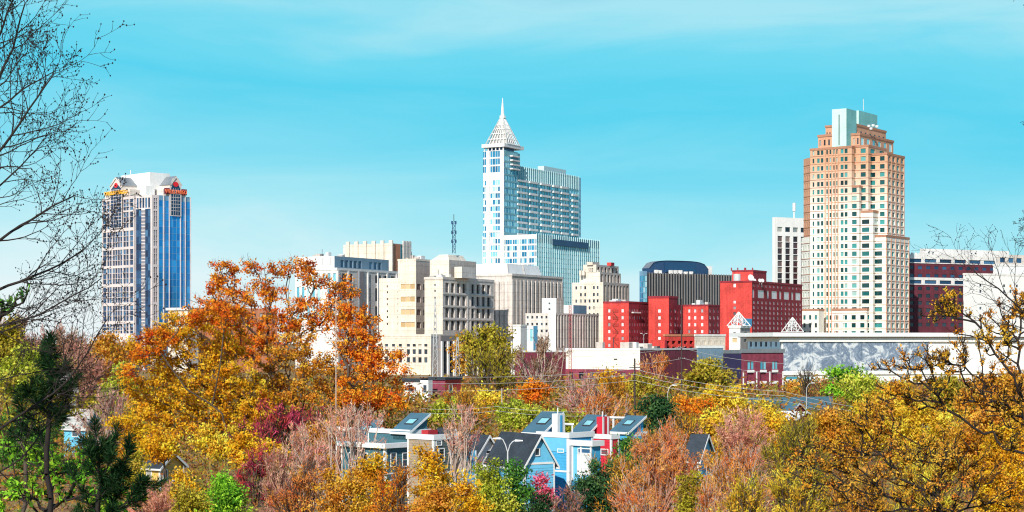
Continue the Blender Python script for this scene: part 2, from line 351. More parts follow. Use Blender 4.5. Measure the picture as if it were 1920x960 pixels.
# ================================================================== BUILDINGS
def text_mesh(name, body, mat, P, d, nrm, height, width, parent, origin, label=None):
    """raised letters on a wall: P = lower-left corner, d = plan direction of writing, nrm = outward"""
    cu = bpy.data.curves.new(name, 'FONT'); cu.body = body; cu.size = 1; cu.extrude = .04; cu.offset = .018
    tmp = bpy.data.objects.new(name, cu); COL.objects.link(tmp)
    me = bpy.data.meshes.new_from_object(tmp.evaluated_get(bpy.context.evaluated_depsgraph_get()))
    bpy.data.objects.remove(tmp)
    xs = [v.co.x for v in me.vertices]; ys = [v.co.y for v in me.vertices]
    x0, x1, y0, y1 = min(xs), max(xs), min(ys), max(ys)
    for v in me.vertices:
        u = (v.co.x - x0) / (x1 - x0) * width; zz = (v.co.y - y0) / (y1 - y0) * height; e = v.co.z * 6 + .35
        v.co = Vector((P[0] + d[0]*u + nrm[0]*e, P[1] + d[1]*u + nrm[1]*e, P[2] + zz)) - Vector(origin)
    me.materials.clear(); me.materials.append(M[mat])
    o = link(bpy.data.objects.new(name, me), parent)
    if label: o['label'] = label
    return o

# ---------- granite and blue glass tower, far left
def left_tower():
    Y = 1000; b = Bld('office_tower', 'granite and blue glass office tower with gabled top and illuminated name signs', 'skyscraper', 272, Y, rot=45)
    s = b
    C, l, r = s.dims(191, 272, 357, Y)
    z0, z1 = -.3, Z(364, Y); zt = Z(350, Y)
    pL = lambda px: Bld.solve(C, s.ld, px); pR = lambda px: Bld.solve(C, s.rd, px)
    aL, aR = pL(251), pR(285)
    P = lambda i, j: (C[0] + s.rd[0]*i + s.ld[0]*j, C[1] + s.rd[1]*i + s.ld[1]*j)
    ztb = [(Z(y1, Y), Z(y0, Y)) for y0, y1 in [(370, 391), (394, 424), (430, 460), (465, 495), (500, 530), (536, 566), (572, 601), (607, 625)]]
    cL = [(a, c) for a, c in [(pL(199.), pL(193)), (pL(209), pL(201.2))]]
    cols = sorted([(pL(199.4), pL(192.6)), (pL(209.2), pL(200.6)), (pL(229.2), pL(211)), (pL(241), pL(231)), (pL(249.6), pL(243))])
    # split each bay window column into mullioned lights
    def split(cols, n=2, g=.28):
        out = []
        for a, c in cols:
            k = max(1, int(round((c - a) / 3.0))) if n == 0 else n
            wdt = (c - a - g*(k-1)) / k
            out += [(a + i*(wdt+g), a + i*(wdt+g) + wdt) for i in range(k)]
        return out
    rows = []
    for a, c in ztb:
        h3 = (c - a - .5) / 3
        rows += [(a + i*(h3+.25), a + i*(h3+.25) + h3) for i in range(3)]
    s.face(P(0, aL), s.ld, s.ln, l - aL, z0, z1, 'granite', [S(rows, [(a - aL, c - aL) for a, c in split(cols, 0)], 'g_navy', rec=.5)])
    # right face: one granite bay then blue curtain wall
    xb = pR(298)
    s.face(P(aR, 0), s.rd, s.rn, xb - aR, z0, z1, 'granite', [S(rows, split([(1.2, xb - aR - 1.2)], 2), 'g_navy', rec=.5)])
    nb = 9; gw = (r - xb)
    rowsb = []
    zz_ = Z(635, Y)
    while zz_ < z1 - 3: rowsb.append((zz_, zz_ + 3.75)); zz_ += 3.9
    s.face(P(xb, 0), s.rd, s.rn, gw, z0, z1, 'blue_mullion', [S(rowsb, grid(gw, nb, .93), 'g_blue', rec=.12)])
    for px in (306, 316.5, 337.5, 346.5, 356.2):
        m = s.piece('pier', 'granite'); u = pR(px); m.obox((P(u, 0)[0] + s.rn[0]*.003, P(u, 0)[1] + s.rn[1]*.003), s.rd, s.rn, .45, .5, Z(636, Y), z1)
    # re-entrant dark glass corner
    q0 = P(aR + 0, 1.6); q1 = P(1.6, aL)
    s.mb('wall', 'granite').poly([(*P(aR, 0), z0), (*P(aR, 1.6), z0), (*P(aR, 1.6), z1), (*P(aR, 0), z1)])
    s.mb('wall', 'granite').poly([(*P(0, aL), z0), (*P(1.6, aL), z0), (*P(1.6, aL), z1), (*P(0, aL), z1)])
    dv = Vector((q0[0]-q1[0], q0[1]-q1[1])); ln = dv.length; d2 = dv / ln; n2 = (d2[1], -d2[0])
    zc = Z(390, Y)
    rws = [(a, a + 1.5) for a in np.arange(Z(634, Y), zc - 2, 2.0)]
    k = ln * .36
    d_ = (d2[0], d2[1])
    Q = lambda u: (q1[0] + d_[0]*u, q1[1] + d_[1]*u)
    rows4 = [(a, a + 3.7) for a in np.arange(Z(634, Y), zc - 4, 4.0)]
    s.face(Q(0), d_, n2, k - .01, z0, zc, 'steel_blue', [S(rows4, grid(k, 2, .94), 'g_navy', rec=.1)])
    s.face(Q(k), d_, n2, k * .75, z0, zc, 'granite', [S(rws, grid(k*.75, 4, .74), 'g_navy', rec=.25)])
    s.face(Q(k * 1.76), d_, n2, ln - k * 1.76, z0, zc, 'steel_blue', [S(rows4, grid(ln - k*1.76, 2, .94), 'g_navy', rec=.1)])
    rws = [(Z(388, Y), Z(369, Y))]
    s.face(Q(0), d_, n2, ln, zc + .01, z1, 'granite', [S(rws, grid(ln, 5, .7), 'g_navy', rec=.4)])
    # roof + penthouse blocks
    m = s.mb('roof', 'roof_light'); m.poly([(*P(0, l), z1), (*P(0, aL), z1), (*P(1.6, aL), z1), (*P(aR, 1.6), z1), (*P(aR, 0), z1), (*P(r, 0), z1), (*P(r, l), z1)])
    s.mb('wall', 'granite').poly([(*P(r, 0), z0), (*P(r, l), z0), (*P(r, l), z1), (*P(r, 0), z1)])
    s.mb('wall', 'granite').poly([(*P(0, l), z0), (*P(r, l), z0), (*P(r, l), z1), (*P(0, l), z1)])
    # base colonnade
    s.mb('base', 'white').obox((P(0, aL - .5)[0] + s.ln[0]*.01, P(0, aL-.5)[1] + s.ln[1]*.01), s.ld, s.ln, l - aL + 1, 1.2, z0, Z(634, Y))
    # attic tiers behind the sign (left) and (right)
    def tier(u0, u1, side, depth, zb, zt2, mat):
        mm = s.piece('attic', mat)
        if side == 'L': Pp = P(.4, u0); mm.obox(Pp, s.ld, s.rd, u1 - u0, depth, zb, zt2)
        else: Pp = P(u0, .4); mm.obox(Pp, s.rd, s.ld, u1 - u0, depth, zb, zt2)
    tier(pL(243), pL(196), 'L', 9, z1 + .01, Z(351, Y), 'pale_concrete')
    tier(pR(307), pR(349), 'R', 9, z1 + .01, Z(351, Y), 'pale_concrete')
    # gabled bays: pediment, dark arched glass, ridge roof running back
    for side, p0, p1 in (('L', 231.5, 209), ('R', 317.0, 338.5)):
        if side == 'L': u0, u1, d, n, bk, o = pL(p0), pL(p1), s.ld, s.ln, s.rd, lambda u, e: P(-e, u)
        else: u0, u1, d, n, bk, o = pR(p0), pR(p1), s.rd, s.rn, s.ld, lambda u, e: P(u, -e)
        ze, za = Z(342, Y), Z(325.5, Y); um = (u0 + u1) / 2; e = .9; D = 16
        g = s.piece('gable', 'pale_concrete'); dv = lambda u, z, k=e: (*o(u, k), z)
        zl = Z(424, Y) if side == 'L' else Z(402, Y)
        gi = s.piece('arch', 'granite')
        gi.poly([dv(u0, zl), dv(u1, zl), dv(u1, ze), dv(um + (u1-um)*.5, za - 1.4), dv(um - (um-u0)*.5, za - 1.4), dv(u0, ze)])
        wv = MB(); i0, i1 = u0 + .9, u1 - .9
        wv.poly([dv(i0, zl+.5, e+.06), dv(i1, zl+.5, e+.06), dv(i1, ze - 2.2, e+.06), dv(um+1.6, za - 4.5, e+.06), dv(um-1.6, za - 4.5, e+.06), dv(i0, ze - 2.2, e+.06)], .2)
        wv.build('arched_window', M['g_navy'], s.E, s.o)
        for q in range(1, 4):
            u = i0 + (i1 - i0) * q / 4; s.piece('mullion', 'granite').poly([dv(u-.12, zl+.5, e+.1), dv(u+.12, zl+.5, e+.1), dv(u+.12, ze-2.2, e+.1), dv(u-.12, ze-2.2, e+.1)])
        for zz in np.arange(zl + 3, ze - 2.2, 2.0): s.piece('mullion', 'granite').poly([dv(i0, zz, e+.12), dv(i1, zz, e+.12), dv(i1, zz+.25, e+.12), dv(i0, zz+.25, e+.12)])
        g.poly([dv(u0, z1, 0), dv(u0, z1, e), dv(u0, ze, e), dv(u0, ze, -D)]); g.poly([dv(u1, z1, e), dv(u1, z1, -D), dv(u1, ze, -D), dv(u1, ze, e)])
        top = s.piece('gable_roof', 'silver_roof')
        ov = e + .5
        top.poly([dv(u0-.5, ze-.3, ov), dv(um, za, ov), dv(um, za, -D), dv(u0-.5, ze-.3, -D)]); top.poly([dv(um, za, ov), dv(u1+.5, ze-.3, ov), dv(u1+.5, ze-.3, -D), dv(um, za, -D)])
        g.poly([dv(u0-.5, ze-.35, ov-.02), dv(u0+.7, ze-.35, ov-.02), dv(um, za-1.2, ov-.02), dv(u1-.7, ze-.35, ov-.02), dv(u1+.5, ze-.35, ov-.02), dv(um, za, ov-.02)])
        lg = MB()                                                     # rounded red emblem in the pediment
        cx_, cz_ = um, za - 5.0
        pts = [dv(cx_ + 1.9*math.cos(t), cz_ + 1.5*math.sin(t), e + .2) for t in np.linspace(0, 2*math.pi, 14)[:-1]]
        lg.poly(pts); lo = lg.build('emblem', M['red_logo'], s.E, s.o)
        z = Z(359.5, Y)
        if side == 'L': text_mesh('sign', 'WELLS FARGO', 'sign_yellow', (*o(pL(199), 1.0), z), (-d[0], -d[1]), n, 2.3, pL(199) - pL(242.5), s.E, s.o, 'raised yellow letters on the sunlit left front')
        else:
            sb = MB(); sb.obox(o(pR(307), .5), d, n, pR(349) - pR(307), .3, z - .5, z + 3.1); sb.build('sign_board', M['maroon'], s.E, s.o)
            text_mesh('sign', 'WELLS FARGO', 'sign_red', (*o(pR(308), .75), z), d, n, 2.3, pR(348.3) - pR(308), s.E, s.o, 'raised red orange letters on the shaded right front')
    m = s.mb('penthouse', 'bright_white')
    i, j = 9.5, 9.5
    m.obox(P(i, j), s.rd, s.ld, r - i - 8, l - j - 6, z1 + .02, Z(318.5, Y))
    m.obox(P(4.8, 6.4), s.rd, s.ld, 6, 6, z1 + .02, Z(345, Y))
    m.tube([(*P(i+3, l-12), Z(318, Y)), (*P(i+3, l-12), Z(308, Y))], .25, 5)
    s.done()
left_tower()

# ---------- glass tower with white lattice spire
def spire_tower():
    Y = 1150
    s = Bld('glass_tower', 'tallest glass tower with white lattice pyramid and needle spire', 'skyscraper', 1006, Y)
    st = 3.55 * 1.15
    fl = lambda b, z_lo, z_hi, h=4.1, g=.75: [(z, z + h * g) for z in np.arange(z_lo, z_hi - h * .6, h)]
    # podium
    def pl(b):
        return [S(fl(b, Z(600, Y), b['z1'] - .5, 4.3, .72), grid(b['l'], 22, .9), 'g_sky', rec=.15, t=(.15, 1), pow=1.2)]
    def pr(b):
        return [S(fl(b, Z(600, Y), b['z1'] - 4, 3.3, .9), grid(b['r'], 30, .86), 'g_mint', rec=.2, t=(.1, 1))]
    b = s.box(906, 1006, 1124, Y, 439, wall=('white', 'teal_mullion'), L=pl, Rr=pr)
    s.fins(b, 'R', 31, .26, .35, Z(640, Y), b['z1'] + .8, 'mullion')
    s.fins(b, 'L', 8, .6, .4, Z(640, Y), b['z1'], 'white', m0=1)
    dk = MB(); z = b['z1']; u0 = Bld.solve(b['C'], s.rd, 1034); u1 = Bld.solve(b['C'], s.rd, 1101)
    P0 = b['p'](u0, -.6, 0); dk.obox(P0[:2], s.rd, (-s.ld[0], -s.ld[1]), u1 - u0, .3, z - 6.4, z - 2.2); dk.build('louvre_band', M['steel_blue'], s.E, s.o)
    C = b['C']; L0 = b['l']
    # shaft on the left end of the podium, same front plane stepped 0.6 m proud
    jL = Bld.solve(C, s.ld, 945)
    Cs = (C[0] + s.ld[0]*jL - s.rd[0]*.6, C[1] + s.ld[1]*jL - s.rd[1]*.6)
    Ys = Cs[1]; Yk = Ys + 7; cols_w = [(0.8, 1), (0, 1)]
    def sl(b):
        l = b['l']; k = l / 39.0
        c = [(k*6.8, k*11.2), (k*11.8, k*16), (k*16.6, k*21.2), (k*21.8, k*25.5), (k*33.2, k*36), (k*36.5, k*39)]
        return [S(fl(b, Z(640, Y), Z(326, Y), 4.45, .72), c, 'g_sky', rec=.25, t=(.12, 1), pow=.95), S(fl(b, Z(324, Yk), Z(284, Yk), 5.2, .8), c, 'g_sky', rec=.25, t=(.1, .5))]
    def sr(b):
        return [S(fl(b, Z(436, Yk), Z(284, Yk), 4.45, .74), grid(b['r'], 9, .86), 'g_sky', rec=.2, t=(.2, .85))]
    sh = s.box(906, 945, 971, Ys, 281, 640, wall=('white', 'teal_mullion'), L=sl, Rr=sr)
    for px in (916, 941.5):
        u = Bld.solve(sh['C'], s.ld, px)
        m = s.piece('pier', 'bright_white'); m.obox((sh['C'][0] + s.ld[0]*(u-1) + s.ln[0]*.003, sh['C'][1] + s.ld[1]*(u-1) + s.ln[1]*.003), s.ld, s.ln, 2.3, .8, Z(640, Ys), sh['z1'])
    # set-back lantern under the slab, the slab, balconies at the top right corner
    ci = lambda i, j: (sh['C'][0] + s.rd[0]*i + s.ld[0]*j, sh['C'][1] + s.rd[1]*i + s.ld[1]*j)
    s.mb('lantern', 'steel_blue').obox(ci(2, 2), s.rd, s.ld, sh['r'] - 4, sh['l'] - 4, sh['z1'] + .01, Z(276, Yk))
    for q in range(6): s.piece('lantern_post', 'white').obox(ci(.4, .6 + (sh['l']-1.6)*q/5), s.rd, s.ld, .7, .7, sh['z1'] + .02, Z(276, Yk))
    rr = sh['r'] * 1.42
    s.mb('crown_slab', 'white').obox(ci(-.8, -.8), s.rd, s.ld, rr, sh['l'] + 1.6, Z(277, Yk), Z(270.5, Yk))
    tr = s.piece('corner_bay', 'teal_mullion'); tr.obox(ci(sh['r']*.9, 1.2), s.rd, s.ld, sh['r']*.36, sh['l']*.6, Z(309, Yk), Z(284, Yk))
    for py in (291, 299, 307, 315): s.piece('balcony', 'white').obox(ci(sh['r']*.42, -2.2), s.rd, s.ld, sh['r']*.55, 2.2, Z(py + 2.6, Yk), Z(py, Yk))
    # pyramid of white ribs over a pale inner core
    cx, cy = ci(rr * .42, sh['l'] * .47); zb, za = Z(270.4, Yk), Z(219, Yk); hb = 8.6; ht = 1.1
    ln = lambda f, a: (cx + a[0] * (hb + (ht - hb) * f), cy + a[1] * (hb + (ht - hb) * f), zb + (za - zb) * f)
    def corner(i, j): return (s.rd[0]*i + s.ld[0]*j, s.rd[1]*i + s.ld[1]*j)
    rib = MB(); core = MB()
    for (a0, a1) in (((-1, -1), (1, -1)), ((1, -1), (1, 1)), ((1, 1), (-1, 1)), ((-1, 1), (-1, -1))):
        for q in range(7):
            f = q / 6; a = corner(a0[0] + (a1[0]-a0[0])*f, a0[1] + (a1[1]-a0[1])*f)
            rib.tube([ln(0, a), ln(1, a)], .42 if q in (0, 6) else .26, 4)
        for f in (.0, .2, .4, .58, .74, .88, 1.0): rib.tube([ln(f, corner(*a0)), ln(f, corner(*a1))], .3, 4)
        k = .82; A, B_ = corner(a0[0]*k, a0[1]*k), corner(a1[0]*k, a1[1]*k)
        core.poly([ln(0, A), ln(0, B_), ln(.98, B_), ln(.98, A)])
    core.build('spire_core', M['grey_fin'], s.E, s.o); rib.build('spire_lattice', M['bright_white'], s.E, s.o)
    nd = MB(); nd.tube([(cx, cy, za), (cx, cy, za + 1.5)], 2.2, 8); nd.tube([(cx, cy, za + 1.5), (cx, cy, za + 6), (cx, cy, Z(181, Yk))], [1.3, .95, .18], 8); nd.build('needle', M['bright_white'], s.E, s.o)
    # residential slab with balconies
    Cr = (sh['C'][0] + s.rn[0]*-.8 + s.rd[0]*(sh['r']*.82), sh['C'][1] + s.rn[1]*-.8 + s.rd[1]*(sh['r']*.82)); Yr = Cr[1]
    pxc = 960 + F * Cr[0] / Yr
    zt = Z(311, Yr)
    rws = [(Z(y + 9.0, Yr), Z(y, Yr)) for y in np.arange(339, 431, 11.3)]
    def rr_(b):
        return [S(rws, grid(b['r'], 24, .82), 'g_cyan', rec=.3, t=(.0, .9)), S([(Z(335, Yr), Z(313, Yr))], grid(b['r'], 34, .7), 'g_mint', rec=.4)]
    rs = s.box(pxc - 2, pxc, 1085, Yr, 310, 445, wall='teal_mullion', Rr=rr_)
    s.fins(rs, 'R', 35, .22, .3, Z(336, Yr), rs['z1'] + .4, 'mullion')
    nb = [(.03, .17), (.21, .33), (.38, .53), (.57, .66), (.70, .81), (.88, .97)]
    for k, y in enumerate(np.arange(334, 437, 11.3)):
        for a, c in nb:
            if k == 0 and a > .8: continue
            u0, u1 = rs['r'] * a, rs['r'] * c
            q = rs['p'](u0, -1.3, 0)
            bb = MB(); bb.obox(q[:2], s.rd, s.ld, u1 - u0, 1.29, Z(y + 4.9, Yr), Z(y + 1.0, Yr)); bb.build('balcony', M['white'], s.E, s.o)
    en = s.box(1086, 1086.2, 1089, rs['Y'] + rs['r']*s.rd[1], 333, 445, wall='blue_mullion', Rr=lambda b: [S(fl(b, Z(440, Y), b['z1']-1, 4, .86), grid(b['r'], 3, .85), 'g_blue', rec=.1)])
    s.mb('mechanical_room', 'mullion').obox(rs['p'](rs['r']*.5, 3, 0)[:2], s.rd, s.ld, rs['r']*.35, 5, rs['z1'] + .02, rs['z1'] + 4)
    s.done()
spire_tower()

# ---------- stepped cream tower on the right
def stepped_tower():
    Y = 1050; s = Bld('stepped_tower', 'cream stepped skyscraper with brown banding and pale crown fins', 'skyscraper', 1620, Y, rot=36)
    P = 14.9                                        # storey pitch in photo rows
    allrows = [278 + P * k for k in range(24)]
    def band_rows(b, y0=None): return [(Z(y + 8.4, Y), Z(y, Y)) for y in allrows if Z(y + 10, Y) > b['z0'] + .2 and Z(y - 2, Y) < b['z1'] - .5]
    def trims(b, side, u0=.0):
        for y in allrows:
            z = Z(y + 10.4, Y)
            if b['z0'] + .3 < z < b['z1'] - .6: s.band(b, side, z - .28, z, .15, 'brown_trim' if y < 400 else 'band_pale', 'stone_band')
    def L1(n, fr=.5, **k): return lambda b: [S(band_rows(b), grid(b['l'], n, fr), 'g_teal', rec=.45, t=(0, .9), **k)]
    def R1(n, fr=.45, **k): return lambda b: [S(band_rows(b), grid(b['r'], n, fr), 'g_teal', rec=.45, t=(.1, .95), **k)]
    spec = [ # xl, xc, xr, Y, top, bottom, nL, nR
        (1519, 1597, 1640, Y, 274, None, 0, 2), (1590, 1628, 1662, Y - 1, 272, None, 2, 2), (1628, 1663, 1696, Y - 2, 287, None, 2, 4),
        (1592, 1611, 1626, Y - 2.5, 348, None, 1, 1), (1609, 1637, 1650, Y - 5, 395, None, 1, 1), (1632, 1661, 1705, Y - 6, 441, None, 1, 5),
        (1560, 1625, 1640, Y - 6.2, 579, None, 4, 2)]
    for k, (xl, xc, xr, yy, top, bot, nl, nr) in enumerate(spec):
        if k == 0:
            def Lb(b):
                g = lambda a, c: (b['l'] * a, b['l'] * c); l = b['l']
                cols = sorted([g(.10, .17), g(.195, .265), g(.33, .37), g(.40, .44), g(.49, .53), g(.57, .61), g(.68, .74), g(.77, .83), g(.90, .94)])
                return [S(band_rows(b), cols, 'g_teal', rec=.45, t=(0, .9))]
        else: Lb = L1(nl, .5)
        b = s.box(xl, xc, xr, yy, top, bot, wall='tower_cream', L=Lb, Rr=R1(nr, .52), cornice=(1.0, .25, 'brown_trim'))
        trims(b, 'L'); trims(b, 'R')
        if k == 0:
            for f in (.315, .385, .465, .545, .625): 
                z1 = b['z1'] - 2; u = b['l'] * f
                s.piece('pilaster', 'tower_warm').obox((b['C'][0] + s.ld[0]*u + s.ln[0]*.004, b['C'][1] + s.ld[1]*u + s.ln[1]*.004), s.ld, s.ln, .55, .32, 0, z1)
        if k in (2, 5):
            s.fins(b, 'R', 5 if k == 2 else 6, .5, .35, 0, b['z1'] - 1.5, 'tower_warm', part='pilaster', m0=1, m1=1)
    # faceted left corner: chamfers stepping back, seen edge-on
    b0 = s.dims(1519, 1597, 1640, Y); C, l, r = b0
    P_ = lambda i, j: (C[0] + s.rd[0]*i + s.ld[0]*j, C[1] + s.rd[1]*i + s.ld[1]*j)
    d = Vector((s.ld[0] + s.rd[0]*.8, s.ld[1] + s.rd[1]*.8)).normalized(); n = (-d.y, d.x)
    if n[1] > 0: n = (d.y, -d.x)
    for (j0, wd, top, e) in ((l + .0, 9.5, 290, 0), (l + .0, 12, 441, .6)):
        st = (P_(0, j0)[0] + s.ln[0]*e, P_(0, j0)[1] + s.ln[1]*e)
        bb = dict(z0=-.3, z1=Z(top, Y))
        s.face(st, (d.x, d.y), n, wd, -.3, bb['z1'], 'tower_warm' if top < 400 else 'tower_cream', [S(band_rows(bb), grid(wd, 3, .36), 'g_teal', rec=.4, t=(0, .8))])
        en = (st[0] + d.x*wd, st[1] + d.y*wd); z = bb['z1']
        s.mb('roof', 'roof_light').poly([(*st, z), (*en, z), (*P_(14, l), z), (*P_(6, l - 4), z)])
        for y in allrows:
            zz = Z(y + 10.4, Y)
            if zz < z - .6: s.piece('brown_band', 'brown_trim').obox((st[0] + n[0]*.003, st[1] + n[1]*.003), (d.x, d.y), n, wd, .2, zz - .35, zz)
    s.box(1503, 1535, 1545, Y - 3, 580, wall='tower_cream', L=lambda b: [S(band_rows(b), grid(b['l'], 3, .4), 'g_teal', rec=.4)], cornice=(.8, .2, 'brown_trim'))
    # crown: two brown-topped tiers and pale fins
    r8 = lambda y0, y1: [(Z(y1, Y), Z(y0, Y))]
    s.box(1534, 1575, 1600, Y + 8, 251, 276, wall='tower_warm', L=lambda b: [S(r8(257, 268), grid(b['l'], 5, .4), 'g_dark', rec=.3)], cornice=(1.1, .4, 'brown_trim'))
    s.box(1583, 1612, 1675, Y + 6, 250, 290, wall='tower_warm', L=lambda b: [S(r8(256, 268), grid(b['l'], 4, .4), 'g_dark', rec=.3)], Rr=lambda b: [S(r8(255, 270), grid(b['r'], 6, .5), 'g_mint', rec=.3)], cornice=(1.1, .4, 'brown_trim'))
    s.box(1548, 1592, 1630, Y + 16, 233, 276, wall='tower_warm', L=lambda b: [S(r8(239, 248), grid(b['l'], 8, .4), 'g_dark', rec=.3)], cornice=(1.0, .4, 'brown_trim'))
    s.box(1592, 1602, 1661, Y + 15, 232, 276, wall='tower_warm', Rr=lambda b: [S(r8(238, 249), grid(b['r'], 7, .45), 'g_dark', rec=.3)], cornice=(1.0, .4, 'brown_trim'))
    f1 = s.box(1560, 1587, 1606, Y + 4, 203, 273.5, wall=('mint_white', 'aqua_panel'), part='crown_fin', L=lambda b: [S(r8(212, 270), [(b['l']*.47, b['l']*.55)], 'g_dark', rec=.4)])
    s.box(1606, 1610, 1645, Y + 26, 207, 250, wall=('mint_white', 'aqua_panel'), part='crown_fin')
    a = MB(); a.tube([(X(1625, Y + 30), Y + 40, Z(207, Y + 40)), (X(1625, Y + 30), Y + 40, Z(186, Y + 40))], .22, 5); a.build('antenna', M['pale_metal'], s.E, s.o)
    dsh = MB()
    for px, py in ((1629, 231), (1637, 230), (1644, 232), (1633, 236)): dsh.tube([(X(px, Y+13), Y + 13, Z(py+1.5, Y)), (X(px, Y+13), Y+12.7, Z(py-1.5, Y))], 1.0, 7)
    dsh.build('roof_dishes', M['bright_white'], s.E, s.o)
    s.done()
stepped_tower()

# ---------- white office slab with dark glass strips
def strip_office():
    Y = 1150; s = Bld('office_slab', 'white office slab with tall brown glass strips and rooftop mast', 'office block', 1453, Y, rot=62)
    def f(b): return [S([(Z(y + 10.5, Y), Z(y, Y)) for y in np.arange(442, 640, 11.6)], grid(b['r'], 5, .62, 1.0, 1.0), 'g_brown', rec=.7, t=(0, 1), pow=2), S([(Z(434, Y), Z(425, Y))], grid(b['r'], 5, .66, 1., 1.), 'g_dark', rec=.7)]
    b = s.box(1448, 1453, 1530, Y, 407, wall='bright_white', Rr=f)
    a = MB(); p = b['p'](b['r']*.55, 4, 0)[:2]; a.tube([(*p, b['z1']), (*p, b['z1'] + 5)], .5, 6); a.tube([(*p, b['z1'] + 5), (*p, b['z1'] + 10.5)], 1.1, 8); a.build('roof_mast', M['bright_white'], s.E, s.o)
    s.done()
strip_office()

# ---------- red brick hotel block with rooftop penthouse
def brick_main():
    Y = 950; s = Bld('brick_building', 'tall red brick block with a blank sunlit side and rows of pale windows', 'brick building', 1410, Y)
    ys = list(np.arange(564, 640, 9.6)); hh = 5.2
    def f(b):
        r = b['r']; big = [(r*.11, r*.23), (r*.375, r*.485), (r*.62, r*.73), (r*.86, r*.97)]
        sm = [(r*.01, r*.045), (r*.285, r*.325), (r*.53, r*.57), (r*.775, r*.815)]
        return [S(rows_px(ys, hh, Y), grid(r, 13, .36), 'g_pale', rec=.25, t=(.15, 1)), S([(Z(558, Y), Z(543, Y))], sorted(big + sm), 'g_pale', rec=.25, t=(.4, .8)), S([(Z(537, Y), Z(533, Y))], grid(r, 13, .34), 'g_pale', rec=.25)]
    def g(b):
        l = b['l']; return [S(rows_px([563, 574, 585, 596, 607, 618], 5.5, Y), [(l*.5, l*.58)], 'g_pale', rec=.25, t=(.0, .5)), S([(Z(538, Y), Z(531, Y))], [(l*.5, l*.58)], 'g_pale', rec=.25)]
    b = s.box(1350, 1410, 1504, Y, 527, wall=('brick', 'dark_brick'), L=g, Rr=f, cornice=(.7, .2, 'dark_brick'))  # right wall in darkened brick, its shade put into the colour
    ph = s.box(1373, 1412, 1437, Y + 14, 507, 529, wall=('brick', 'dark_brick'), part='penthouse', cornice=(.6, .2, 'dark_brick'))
    t = MB(); c = (X(1385, Y), Y + 7); t.tube([(*c, b['z1']), (*c, b['z1'] + 4.2)], 2.0, 12); t.build('water_tank', M['pale_metal'], s.E, s.o)
    dd = MB(); c = Vector((X(1407, Y), Y + 3, Z(522, Y))); dd.tube([c, c + Vector((.6, -1.2, .4))], [1.2, 2.0], 12); dd.tube([c, c + Vector((0, .5, -2))], .2, 5); dd.build('satellite_dish', M['bright_white'], s.E, s.o)
    for px in (1418, 1428, 1433):
        dd = MB(); c = Vector((X(px, Y), Y + 9, Z(525.5, Y))); dd.tube([c, c + Vector((.3, -.6, .2))], [.7, 1.1], 10); dd.tube([c, c + Vector((0, .4, -2))], .15, 5); dd.build('satellite_dish', M['bright_white'], s.E, s.o)
    an = MB()
    for px in (1374, 1386, 1399, 1401, 1414): p = (X(px, Y + 14), Y + 20); an.tube([(*p, ph['z1']), (*p, ph['z1'] + 1.8)], .35, 5)
    an.build('chimney_pots', M['dark_brick'], s.E, s.o)
    s.done()
brick_main()

# ---------- lower brick hotel with three wings
def brick_hotel():
    Y = 900; s = Bld('brick_hotel', 'low red brick hotel of three stepped wings, pale square windows', 'brick building', 1179, Y)
    ys = [579, 592, 605, 618, 631, 644]
    def gl(cols): return lambda b: [S(rows_px(ys, 6.5, Y), [(b['l']*a, b['l']*c) for a, c in cols], 'g_pale', rec=.3, t=(.1, 1))]
    def gr(n, fr=.4, y=None): return lambda b: [S(rows_px(y or ys, 6.5, Y), grid(b['r'], n, fr), 'g_pale', rec=.3, t=(0, 1))]
    A = s.box(1131, 1179, 1224, Y, 566, wall=('brick', 'dark_brick'), L=gl([(.20, .29), (.72, .81)]), Rr=gr(10), cornice=(.6, .15, 'dark_brick'))  # right sides of the wings take the brick's shaded copy
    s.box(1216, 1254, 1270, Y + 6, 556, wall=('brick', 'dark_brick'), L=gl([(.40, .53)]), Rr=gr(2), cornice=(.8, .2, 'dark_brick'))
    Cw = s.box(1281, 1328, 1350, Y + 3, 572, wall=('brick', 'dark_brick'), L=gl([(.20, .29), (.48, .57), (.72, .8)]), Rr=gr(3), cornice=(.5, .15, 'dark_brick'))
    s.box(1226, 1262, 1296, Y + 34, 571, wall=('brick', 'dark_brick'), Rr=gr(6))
    # zig-zag fire escape on the sunlit left wall
    fe = MB(); l = A['l']
    for k, y in enumerate([584, 597, 610, 623, 636]):
        a, c = l*.40, l*.60; z0, z1 = Z(y + 13, Y), Z(y, Y)
        q = lambda u, z, e: (A['C'][0] + s.ld[0]*u + s.ln[0]*e, A['C'][1] + s.ld[1]*u + s.ln[1]*e, z)
        fe.tube([q(a, z1, .8), q(c, z1, .8)], .12, 4); fe.tube([q(a if k % 2 else c, z1, .8), q(c if k % 2 else a, z0, .8)], .12, 4)
        fe.tube([q(a, z1 + 1.1, .9), q(c, z1 + 1.1, .9)], .07, 4); fe.tube([q(a, z1, .8), q(a, z1 + 1.1, .9)], .07, 4); fe.tube([q(c, z1, .8), q(c, z1 + 1.1, .9)], .07, 4)
    fe.build('fire_escape', M['rust_metal'], s.E, s.o)
    s.clutter(A, 4, 2); s.clutter(Cw, 4, 4)
    p = A['p'](A['r']*.1, -.2, 0); c = MB(); c.obox(p[:2], s.rd, s.rn, 9, 1.2, Z(587, Y), Z(584.5, Y)); c.build('awning', M['sill'], s.E, s.o)
    s.done()
brick_hotel()

